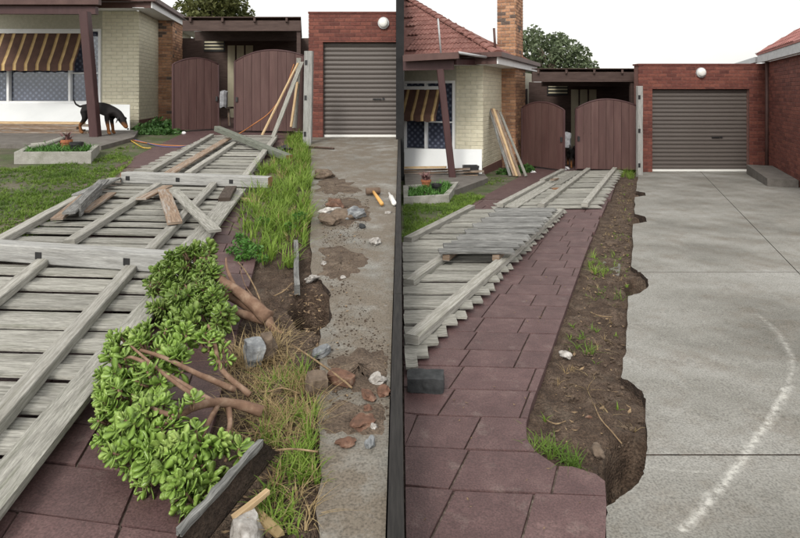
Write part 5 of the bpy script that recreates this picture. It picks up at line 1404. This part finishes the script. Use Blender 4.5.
# rag at right gate, black plastic by the slanted post
rock('rag', 'crumpled white rag at the gap of the right gates', 'rag', 'B', 566.5, 169.5, .1, 'rag_white', (1.3, .8, .5), .4)
rock('rag', 'small white scrap beside the right ivy bush', 'rag', 'B', 533, 172.5, .05, 'rag_white', (1.2, .8, .6), .4)
rock('cup', 'small white scrap beside the left ivy bush', 'scrap', 'A', 184, 134, .05, 'rag_white', (1, .8, .8), .3)
rock('plastic_sheet', 'crumpled black plastic beside the slanting mossy post', 'plastic', 'A', 283, 151, .2, 'black_plastic', (1.4, .8, .35), .5)
# clutter in the gate gaps
def feed_bag(label, x0, x1, y0, y1, d):
    t = thing('sack', label, 'sack', P((x0 + x1) / 2, y1, d))
    beam('sack_body', P((x0 + x1) / 2, y1, d), P((x0 + x1) / 2 + .6, y0, d), (x1 - x0) / F * d, .18, 'sack_cloth', t, segs=6, jit=.02, cham=.05)
    for k in (-1, 1): beam('trestle_leg', P((x0 + x1) / 2 + k * 5, y1 + 1, d + .1), Vector((P((x0 + x1) / 2 + k * 5, y1, d).x, d + .1, gz('A' if x0 < 400 else 'B', d))), .05, .05, 'brown_timber', t)
    beam('trestle_top', P(x0 - 4, y1 + .6, d + .1), P(x1 + 4, y1 + .6, d + .1), .3, .05, 'dark_board', t)
feed_bag('white sack on a dark trestle inside the left gate gap', 219, 228, 91, 107, 15.6)
feed_bag('white sack on a dark trestle inside the right gate gap', 562.5, 571, 133, 147, 16.0)

# ------------------------------------------------------------------ planters and pots
def planter(label, poly, lot, h_, th_=.09):
    """poly: outer top rim points, clockwise or not"""
    t = thing('planter_box', label, 'planter', poly[0] - Vector((0, 0, h_)))
    cen = sum(poly, Vector()) / len(poly)
    n = len(poly)
    inner = []
    for i in range(n):
        d1 = (poly[i] - poly[i - 1]).normalized(); d2 = (poly[(i + 1) % n] - poly[i]).normalized()
        b = (d2 - d1).normalized(); inner.append(poly[i] + b * th_ * 1.3 if (cen - poly[i]).dot(b) > 0 else poly[i] - b * th_ * 1.3)
    for i in range(n):
        j = (i + 1) % n
        prism('wall', [poly[i], poly[j], inner[j], inner[i]], h_ + .1, 'concrete_edge', t)
    prism('soil', [p - Vector((0, 0, .07)) for p in inner], h_, 'soil_and_shade', t)
    return t, inner
PAh = .16
pA_ = [G('A', 14, 153.5, PAh), G('A', 91, 153, PAh), G('A', 99.5, 143.5, PAh), G('A', 29, 144, PAh)]
pA_ = [Vector(p) for p in pA_]
zt_ = sum(p.z for p in pA_) / 4
for p in pA_: p.z = zt_
_, innA = planter('concrete garden bed box full of weeds in front of the dog', pA_, 'A', PAh)
PBh = .14
pB_ = [Vector((.06, G('B', 404, 196, PBh).y, 0)), G('B', 449, 194, PBh), G('B', 458.5, 183, PBh), Vector((.06, G('B', 404, 186, PBh).y, 0))]
zt_ = gz('B', 10.6) + .16
for p in pB_: p.z = zt_
_, innB = planter('concrete garden bed box with pots before the tiled house', pB_, 'B', PBh)
def inner_spots(inn):
    pp = [(p.x, p.y) for p in inn]; z = inn[0].z - .07
    xs = [p[0] for p in pp]; ys = [p[1] for p in pp]
    def f():
        for _ in range(60):
            X, Y = rnd(min(xs), max(xs)), rnd(min(ys), max(ys))
            if in_poly(X, Y, pp): return Vector((X, Y, z))
    return f
grass('garden_plants', inner_spots(innA), 1500, (.08, .24), (.012, .03), 'plant_leaf', 'leafy weeds filling the garden bed before the dog', zoff=0)
grass('garden_plants', inner_spots(innB), 1100, (.07, .22), (.012, .03), 'plant_leaf', 'leafy weeds filling the garden bed before the tiled house', zoff=0)
def pot(label, c, r, h_, mat, plant):
    t = thing('flower_pot', label, 'pot', c)
    V, Fc = [], []; sg = 16
    prof = [(r * .7, 0), (r * .95, h_ * .75), (r * 1.08, h_ * .76), (r * 1.08, h_), (r * .92, h_), (r * .88, h_ * .85), (.001, h_ * .82)]
    for (rr, z) in prof:
        for k in range(sg): a = 6.2832 * k / sg; V.append(c + Vector((rr * math.cos(a), rr * math.sin(a), z)))
    for q in range(len(prof) - 1):
        for k in range(sg): Fc.append((q * sg + k, q * sg + (k + 1) % sg, (q + 1) * sg + (k + 1) % sg, (q + 1) * sg + k))
    mesh('pot_body', V, Fc, mat, t, smooth=False)
    if plant:
        V, Fc = [], []
        for _ in range(60): blade(V, Fc, c + Vector((rnd(-r, r) * .6, rnd(-r, r) * .6, h_ * .8)), rnd(0, 6.28), rnd(.1, .28), rnd(.02, .04), rnd(.2, 1), .2)
        mesh('flowers', V, Fc, plant, t)
pot('terracotta pot with pinkish plant in the left garden bed', Vector((P(66, 90, 10.0).x, 10.0, innA[0].z - .08)), .1, .2, 'terracotta', 'flower_pink')
pot('round black pot in the left garden bed', Vector((P(76.5, 90, 9.5).x, 9.5, innA[0].z - .08)), .1, .2, 'black_plastic', None)
pot('terracotta pot with pinkish plant in the right garden bed', Vector((P(426, 90, 10.5).x, 10.5, innB[0].z - .08)), .09, .17, 'terracotta', 'flower_pink')
pot('round black pot in the right garden bed', Vector((P(436.5, 90, 10.0).x, 10.0, innB[0].z - .08)), .09, .17, 'black_plastic', None)
tag(tube('driftwood', [P(31, 146, 9.6), P(45, 144.5, 9.7), P(58, 140, 9.9), P(68, 136, 10.0)], [.05, .045, .04, .03], 'grey_timber', sides=8), 'pale sawn branch lying on the left garden bed', 'branch')

# ------------------------------------------------------------------ bushes and trees
def leafcloud(V, Fc, c, r, n, size, flat=.8):
    for _ in range(n):
        while True:
            q = Vector((rnd(-1, 1), rnd(-1, 1), rnd(-1, 1)))
            if .25 < q.length < 1: break
        p = c + Vector((q.x * r[0], q.y * r[1], q.z * r[2])); s_ = size * rnd(.6, 1.3)
        a = Vector((rnd(-1, 1), rnd(-1, 1), rnd(-1, 1))).normalized(); b = a.orthogonal().normalized(); b.rotate(Matrix.Rotation(rnd(0, 6.28), 3, a))
        m = len(V); V += [p - b * s_, p + a.cross(b) * s_ * .5, p + b * s_, p - a.cross(b) * s_ * .5]; Fc.append((m, m + 1, m + 2, m + 3))
def bush(name, label, blobs, size, dens, mat, base):
    t = thing(name, label, 'bush', base)
    V, Fc = [], []
    for (c, r) in blobs: leafcloud(V, Fc, c, r, int(dens * r[0] * r[2]), size)
    mesh('foliage', V, Fc, mat, t)
    V, Fc = [], []
    for (c, r) in blobs: tubedata([Vector((c.x, c.y, base.z - .05)), c], [.02, .008], 5, 0, V, Fc)
    mesh('stem', V, Fc, 'bark', t)
def bl(lot, lst, dd=0): return [(P(x, y, d), (rx, rx * .8, rz)) for (x, y, d, rx, rz) in lst]
bush('ivy_bush', 'dark green ivy bush at the base of the left chimney', bl('A', [(146, 132, 14.0, .36, .24), (160, 129, 14.1, .4, .3), (173, 130, 14.0, .32, .25), (155, 135, 13.6, .45, .18), (140, 136, 13.5, .25, .15), (168, 135, 13.5, .35, .16)]), .055, 6000, 'ivy_leaf', G('A', 158, 137))
bush('ivy_bush', 'dark green ivy bush behind the leaning planks', bl('B', [(505, 174, 13.6, .22, .14), (515, 172, 13.9, .22, .16), (526, 170, 14.0, .2, .17), (531, 172, 14.0, .14, .12)]), .05, 7000, 'ivy_leaf', G('B', 518, 177))
bush('weed_bush', 'dark leafy weed at the near end of the lush grass strip', bl('A', [(233, 250, 4.4, .06, .035), (242, 256, 4.3, .07, .045), (254, 250, 4.35, .08, .05), (240, 240, 4.55, .06, .06), (262, 258, 4.25, .06, .03), (247, 246, 4.4, .05, .07)]), .017, 42000, 'plant_leaf', G('A', 244, 258))
bush('weed_bush', 'leafy weed in the middle of the lush grass strip', bl('A', [(300, 217, 5.3, .08, .06), (262, 222, 5.3, .07, .06), (290, 226, 5.1, .06, .04)]), .018, 25000, 'plant_leaf', G('A', 280, 228))
for lb, pts_, r_ in (('long bent dry stalk arching over the farther shrub trunk', [(238, 262, .1), (246, 272, .14), (256, 290, .1), (264, 312, .04)], .006), ('dry stick lying from the blue stone towards the long brick fragment', [(292, 345, .02), (315, 360, .05), (340, 378, .05), (352, 388, .03)], .006),
                     ('curved pale stick at the rim of the left dug hole', [(274, 296, .04), (284, 291, .06), (292, 283, .05)], .005), ('thin root lying across the torn soil before the bluestone', [(240, 378, .02), (262, 392, .03), (282, 388, .05), (300, 394, .02)], .004),
                     ('dry twig lying over the bottom grass clump', [(268, 452, .02), (290, 449, .05), (318, 452, .03)], .004)):
    tag(tube('dry_stick', smoothpts([G('A', *q) for q in pts_], 5), r_ * .8, 'litter', sides=6, jit=.2), lb, 'stick')
for lb, pts_, r_ in (('thin root crossing the near right soil', [(594, 404, -.02), (600, 418, .02), (612, 432, .0), (622, 444, -.03)], .004), ('dark twig by the curved path edge', [(546, 420, -.02), (556, 424, .0), (566, 421, -.02)], .004),
                     ('dry twig halfway along the right soil strip', [(590, 312, -.01), (600, 316, .02), (612, 317, -.01)], .006)):
    tag(tube('dry_stick', smoothpts([G('B', *q) for q in pts_], 5), r_ * .8, 'litter', sides=6, jit=.2), lb, 'stick')
def tree(label, base, trunk_top, blobs, size, dens, mat, seed_limbs):
    t = thing('tree', label, 'tree', base, 'trees behind the carports')
    V, Fc = [], []
    tubedata([base - Vector((0, 0, .3)), base.lerp(trunk_top, .5) + Vector((.15, 0, 0)), trunk_top], [.28, .2, .1], 8, .1, V, Fc)
    for (c, r) in blobs: tubedata([base.lerp(trunk_top, rnd(.5, .9)), base.lerp(trunk_top, .9).lerp(c, .55) + Vector((rnd(-.2, .2), 0, .2)), c], [.09, .05, .02], 5, .1, V, Fc)
    mesh('trunk', V, Fc, 'bark', t)
    V, Fc = [], []
    for (c, r) in blobs: leafcloud(V, Fc, c, r, int(dens * r[0] * r[2]), size)
    mesh('crown', V, Fc, mat, t)
def tb(d, lst): return [(P(x, y, d + rnd(-.8, .8)), (rx, rx, rz)) for (x, y, rx, rz) in lst]
tree('olive green tree behind the left carport, cropped by the picture top', Vector((P(215, 60, 26).x, 26, -1)), P(216, 25, 26),
     tb(26, [(190, 12, .9, .6), (205, 8, 1.0, .8), (222, 10, 1.0, .7), (238, 14, .8, .55), (215, 20, 1.2, .5), (198, 22, 1.0, .5), (235, 24, .9, .4), (246, 20, .45, .3), (212, -6, 1.2, .8), (230, -2, .9, .6)]), .11, 900, 'tree_leaf_olive', 0)
tree('grey green tree behind the right carport and chimney', Vector((P(552, 100, 27).x, 27, -1.2)), P(553, 58, 27),
     tb(27, [(528, 50, .7, .75), (533, 36, .55, .55), (545, 48, .8, .7), (556, 44, .7, .6), (566, 50, .8, .6), (578, 56, .65, .55), (588, 68, .55, .5), (530, 66, .9, .6), (550, 66, 1.1, .6), (572, 70, .9, .5), (520, 42, .4, .6), (561, 40, .4, .4), (515, 58, .5, .5)]), .10, 1000, 'tree_leaf', 0)

# ------------------------------------------------------------------ uprooted jade shrubs
def leaf_mesh():
    L_, W_ = 1.0, .56
    prof = [(0, .06), (.18, .16), (.42, .36), (.68, .5), (.88, .4), (1.0, .06)]
    V, Fc = [], []
    for (x, w_) in prof:
        z = .14 * x * x
        V += [(x * L_, -w_ * W_, z + .05), (x * L_, 0, z + .07 - .02), (x * L_, w_ * W_, z + .05), (x * L_, 0, z - .1 * w_ - .01)]
    n = len(prof)
    for i in range(n - 1):
        for k in range(4):
            k2 = (k + 1) % 4; Fc.append((i * 4 + k, (i + 1) * 4 + k, (i + 1) * 4 + k2, i * 4 + k2))
    Fc += [(0, 1, 2, 3), tuple((n - 1) * 4 + k for k in (3, 2, 1, 0))]
    return V, Fc
LV, LF = leaf_mesh()
jade_me = bpy.data.meshes.new('leaf'); jade_me.from_pydata(LV, [], LF); jade_me.materials.append(MAT['jade_leaf'])
jade_me.polygons.foreach_set('use_smooth', [True] * len(jade_me.polygons)); jade_me.update()
def jade(label, base, branches, blobs, leafsize, per):
    """blobs: (centre, radius, source point): leaf rosettes on the blob surface, pointing away from the source"""
    t = thing('uprooted_shrub', label, 'shrub', base)
    for k, (pts, rr) in enumerate(branches):
        pp = smoothpts(pts, 5); n = len(pp)
        tube('branch', [p + Vector((rnd(-1, 1), rnd(-1, 1), rnd(-1, 1))) * rr[0] * .05 for p in pp], [rr[0] + (rr[1] - rr[0]) * i / (n - 1) for i in range(n)], 'jade_bark', t, sides=10, jit=.06)
    mats = []
    TV, TF = [], []
    for (c, r, src) in blobs:
        m = int(per * (r / .09) ** 2)
        for _ in range(m):
            while True:
                q = Vector((rnd(-1, 1), rnd(-1, 1), rnd(-.75, 1)))
                if .1 < q.length < 1: break
            q.normalize(); p = c + Vector((q.x * r, q.y * r, q.z * r * .85)) * rnd(.55, 1.05)
            ax = (q * .8 + (p - src).normalized() * .5 + Vector((0, -.1, .25))).normalized()
            gzz = gz('A', p.y)
            if p.z < gzz + .015: p.z = gzz + .015 + rnd(0, .02)
            tubedata([p - ax * r * .55 + Vector((0, 0, -.01)), p], [.006, .004], 5, 0, TV, TF)
            o1 = ax.orthogonal().normalized(); o1.rotate(Matrix.Rotation(rnd(0, 6.28), 3, ax))
            sz = leafsize * rnd(.75, 1.2)
            for lay in range(3):
                npair = 4 if lay == 0 else (3 if lay == 1 else 2)
                for k in range(npair):
                    d = o1.copy(); d.rotate(Matrix.Rotation(6.2832 * k / npair + lay * .7 + rnd(-.25, .25), 3, ax))
                    up_ = [.18, .55, 1.2][lay] + rnd(-.15, .15)
                    xd = (d + ax * up_).normalized(); yd = ax.cross(xd).normalized(); zd = xd.cross(yd)
                    ss = sz * [1.0, .85, .55][lay] * rnd(.85, 1.15)
                    M = Matrix((xd, yd, zd)).transposed().to_4x4() @ Matrix.Diagonal((ss, ss, ss, 1))
                    mats.append(Matrix.Translation(p - ax * (.012 * (1 - lay))) @ M)
    mesh('twig', TV, TF, 'jade_bark', t, smooth=True)['kind'] = 'stuff'
    camp = Vector((0, 0, CAMZ))
    # the leaves in front count as parts, those deeper inside are one mass
    mats.sort(key=lambda m: (m.translation - camp).length + .8 * min((m.translation - c).length / r * -.05 for (c, r, s) in blobs))
    pick = set(range(0, min(len(mats), 560), 2)) if len(mats) > 600 else set(range(min(300, len(mats))))
    V, Fc = [], []
    b = wloc(t)
    for i, m in enumerate(mats):
        if i in pick:
            o = bpy.data.objects.new('leaf', jade_me); col.objects.link(o); o.parent = t
            o.matrix_local = Matrix.Translation(-b) @ m
        else:
            k = len(V); V += [m @ Vector(v) for v in LV]; Fc += [tuple(k + j for j in f) for f in LF]
    mesh('foliage', V, Fc, 'jade_leaf', t, smooth=True)['kind'] = 'stuff'
    print('jade leaves', len(mats))
def GAu(x, y, u): return G('A', x, y, u)
src = GAu(262, 320, .06)
jade('uprooted jade shrub with thick brown trunk, farther of the two', GAu(235, 325, 0),
     [([GAu(268, 318, .05), GAu(248, 300, .13), GAu(225, 282, .2), GAu(205, 268, .26)], (.042, .014)), ([GAu(266, 318, .04), GAu(238, 300, .1), GAu(215, 292, .16), GAu(195, 290, .2)], (.036, .012)),
      ([GAu(266, 320, .03), GAu(235, 312, .07), GAu(212, 305, .12)], (.032, .012)), ([GAu(240, 296, .13), GAu(228, 272, .24), GAu(226, 258, .3)], (.014, .005)), ([GAu(230, 286, .17), GAu(212, 262, .26), GAu(200, 258, .3)], (.014, .006)),
      ([GAu(262, 318, .04), GAu(255, 300, .08), GAu(245, 285, .1), GAu(240, 268, .16)], (.006, .002)), ([GAu(268, 320, .03), GAu(275, 330, .0), GAu(290, 338, -.02)], (.03, .006))],
     [(GAu(x, y, u), r, src) for (x, y, u, r) in [(165, 285, .13, .11), (175, 268, .2, .11), (170, 305, .1, .1), (192, 262, .26, .1), (205, 275, .22, .09), (190, 295, .17, .11), (210, 300, .17, .1), (195, 318, .11, .11), (218, 318, .11, .08), (178, 322, .08, .09), (205, 252, .3, .07), (160, 272, .12, .07)]], .055, 19)
src2 = GAu(262, 420, .07)
jade('uprooted jade shrub with glossy leaves, nearest, spilling over the pavers', GAu(235, 430, 0),
     [([GAu(262, 412, .06), GAu(235, 404, .1), GAu(205, 404, .15), GAu(180, 415, .18), GAu(150, 432, .16)], (.022, .008)), ([GAu(228, 404, .1), GAu(230, 425, .08), GAu(224, 440, .06)], (.013, .006)),
      ([GAu(250, 395, .06), GAu(222, 370, .14), GAu(214, 340, .24), GAu(208, 325, .28)], (.014, .005)), ([GAu(235, 390, .1), GAu(200, 375, .18), GAu(165, 358, .24), GAu(140, 350, .26)], (.013, .006)),
      ([GAu(215, 404, .13), GAu(175, 380, .2), GAu(140, 360, .24), GAu(125, 357, .25)], (.013, .005)), ([GAu(205, 404, .15), GAu(165, 375, .22), GAu(130, 345, .28)], (.01, .004)),
      ([GAu(218, 405, .12), GAu(200, 440, .12), GAu(192, 470, .1)], (.012, .005)), ([GAu(180, 416, .18), GAu(160, 412, .2), GAu(140, 400, .2)], (.011, .005)), ([GAu(225, 462, .05), GAu(230, 448, .08), GAu(232, 440, .1)], (.006, .004))],
     [(GAu(x, y, u), r, src2) for (x, y, u, r) in [(128, 345, .22, .08), (150, 337, .24, .08), (178, 338, .24, .07), (205, 345, .22, .06), (122, 372, .17, .09), (118, 402, .14, .08), (122, 432, .11, .08), (138, 455, .09, .085), (160, 470, .08, .08), (182, 484, .065, .07),
        (190, 502, .05, .05), (205, 478, .07, .055), (188, 448, .12, .065), (160, 440, .14, .07), (150, 410, .18, .075), (186, 412, .19, .045), (212, 440, .12, .045), (228, 442, .1, .03), (150, 380, .2, .06), (178, 365, .2, .05), (236, 452, .08, .028), (222, 355, .18, .045), (140, 430, .13, .08), (112, 385, .12, .07), (113, 418, .1, .07), (145, 350, .23, .07), (172, 352, .23, .06), (170, 455, .1, .07)]], .049, 21)

# ------------------------------------------------------------------ dogs
def dog(label, joints, edges, loc, rotz, scale, ears, nose):
    t = thing('dog', label, 'dog', loc)
    t.rotation_euler = (0, 0, rotz); t.scale = (scale,) * 3
    me = bpy.data.meshes.new('body')
    names = list(joints)
    me.from_pydata([joints[n][0] for n in names], [(names.index(a), names.index(b)) for a, b in edges], [])
    o = link('body', me, t)
    md = o.modifiers.new('skin', 'SKIN'); md.use_smooth_shade = True
    for i, n in enumerate(names):
        sv = me.skin_vertices[0].data[i]; r = joints[n][1]
        sv.radius = (r, r) if not isinstance(r, tuple) else r; sv.use_root = (n == 'pelvis')
    o.modifiers.new('sub', 'SUBSURF').levels = 2; o.modifiers['sub'].render_levels = 2
    me.materials.append(MAT['dog_coat'])
    for (a, b, c) in ears:
        V = [Vector(a), Vector(b), Vector(c)]; n = (V[1] - V[0]).cross(V[2] - V[0]).normalized() * .012
        m2 = bpy.data.meshes.new('ear'); m2.from_pydata([*V, *[v + n for v in V]], [], [(0, 1, 2), (5, 4, 3), (0, 3, 4, 1), (1, 4, 5, 2), (2, 5, 3, 0)]); m2.materials.append(MAT['black_plastic'])
        link('ear', m2, t)
    V, Fc = [], []; rockdata(V, Fc, Vector(nose), .022, (1, 1, .8), .05, 2)
    m3 = bpy.data.meshes.new('nose'); m3.from_pydata(V, [], Fc); m3.materials.append(MAT['black_plastic']); link('nose', m3, t)
    return t
def dog_joints(head):
    J = {'pelvis': ((-.35, 0, .53), (.1, .12)), 'loin': ((-.14, 0, .54), (.095, .11)), 'chest': ((.12, 0, .5), (.12, .15)), 'shoulder': ((.28, 0, .53), (.11, .13))}
    J.update(head)
    J.update({'tail1': ((-.45, 0, .57), .035), 'tail2': ((-.58, 0, .55), .022), 'tail3': ((-.7, 0, .6), .018), 'tail4': ((-.76, 0, .7), .012)})
    ed = [('pelvis', 'loin'), ('loin', 'chest'), ('chest', 'shoulder'), ('shoulder', 'neck'), ('neck', 'head'), ('head', 'muzzle'), ('muzzle', 'snout'), ('pelvis', 'tail1'), ('tail1', 'tail2'), ('tail2', 'tail3'), ('tail3', 'tail4')]
    for s, k in ((-1, 'r'), (1, 'l')):
        st_ = .05 * s
        J.update({'hip' + k: ((-.36, .09 * s, .43), .085), 'knee' + k: ((-.27 + st_, .1 * s, .31), .055), 'hock' + k: ((-.42 + st_, .1 * s, .17), .03), 'hpaw' + k: ((-.38 + st_, .1 * s, .035), .033), 'htoe' + k: ((-.32 + st_, .1 * s, .025), .028),
                  'arm' + k: ((.25, .09 * s, .4), .065), 'elbow' + k: ((.2 - st_, .1 * s, .3), .045), 'wrist' + k: ((.24 - st_, .1 * s, .13), .03), 'fpaw' + k: ((.25 - st_, .1 * s, .03), .034), 'ftoe' + k: ((.31 - st_, .1 * s, .024), .028)})
        ed += [('pelvis', 'hip' + k), ('hip' + k, 'knee' + k), ('knee' + k, 'hock' + k), ('hock' + k, 'hpaw' + k), ('hpaw' + k, 'htoe' + k), ('shoulder', 'arm' + k), ('arm' + k, 'elbow' + k), ('elbow' + k, 'wrist' + k), ('wrist' + k, 'fpaw' + k), ('fpaw' + k, 'ftoe' + k)]
    return J, ed
hd_ = {'neck': ((.42, 0, .44), .085), 'head': ((.54, 0, .3), (.075, .08)), 'muzzle': ((.62, 0, .19), .048), 'snout': ((.67, 0, .13), .036)}
J, ed = dog_joints(hd_)
dz_ = .13 + 18 / F * 12.75 + .075
dog('black and tan dog sniffing the veranda, tail raised', J, ed, Vector((P(101.5, 140, 12.75).x, 12.75, dz_)), math.radians(-20), 1.13, [((.5, .07, .37), (.55, .1, .33), (.5, .12, .24)), ((.5, -.07, .37), (.55, -.1, .33), (.5, -.12, .24))], (.69, 0, .12))
hu_ = {'neck': ((.38, 0, .64), .08), 'head': ((.46, 0, .74), (.075, .08)), 'muzzle': ((.57, 0, .7), .045), 'snout': ((.63, 0, .68), .035)}
J, ed = dog_joints(hu_)
dog('black and tan dog standing in the gap of the right gates', J, ed, Vector((P(573, 160, 15.2).x, 15.2, gz('B', 15.2) + .004)), math.radians(-98), .8, [((.42, .07, .8), (.47, .09, .78), (.44, .12, .68)), ((.42, -.07, .8), (.47, -.09, .78), (.44, -.12, .68))], (.65, 0, .68))
print('objects', len(bpy.data.objects))
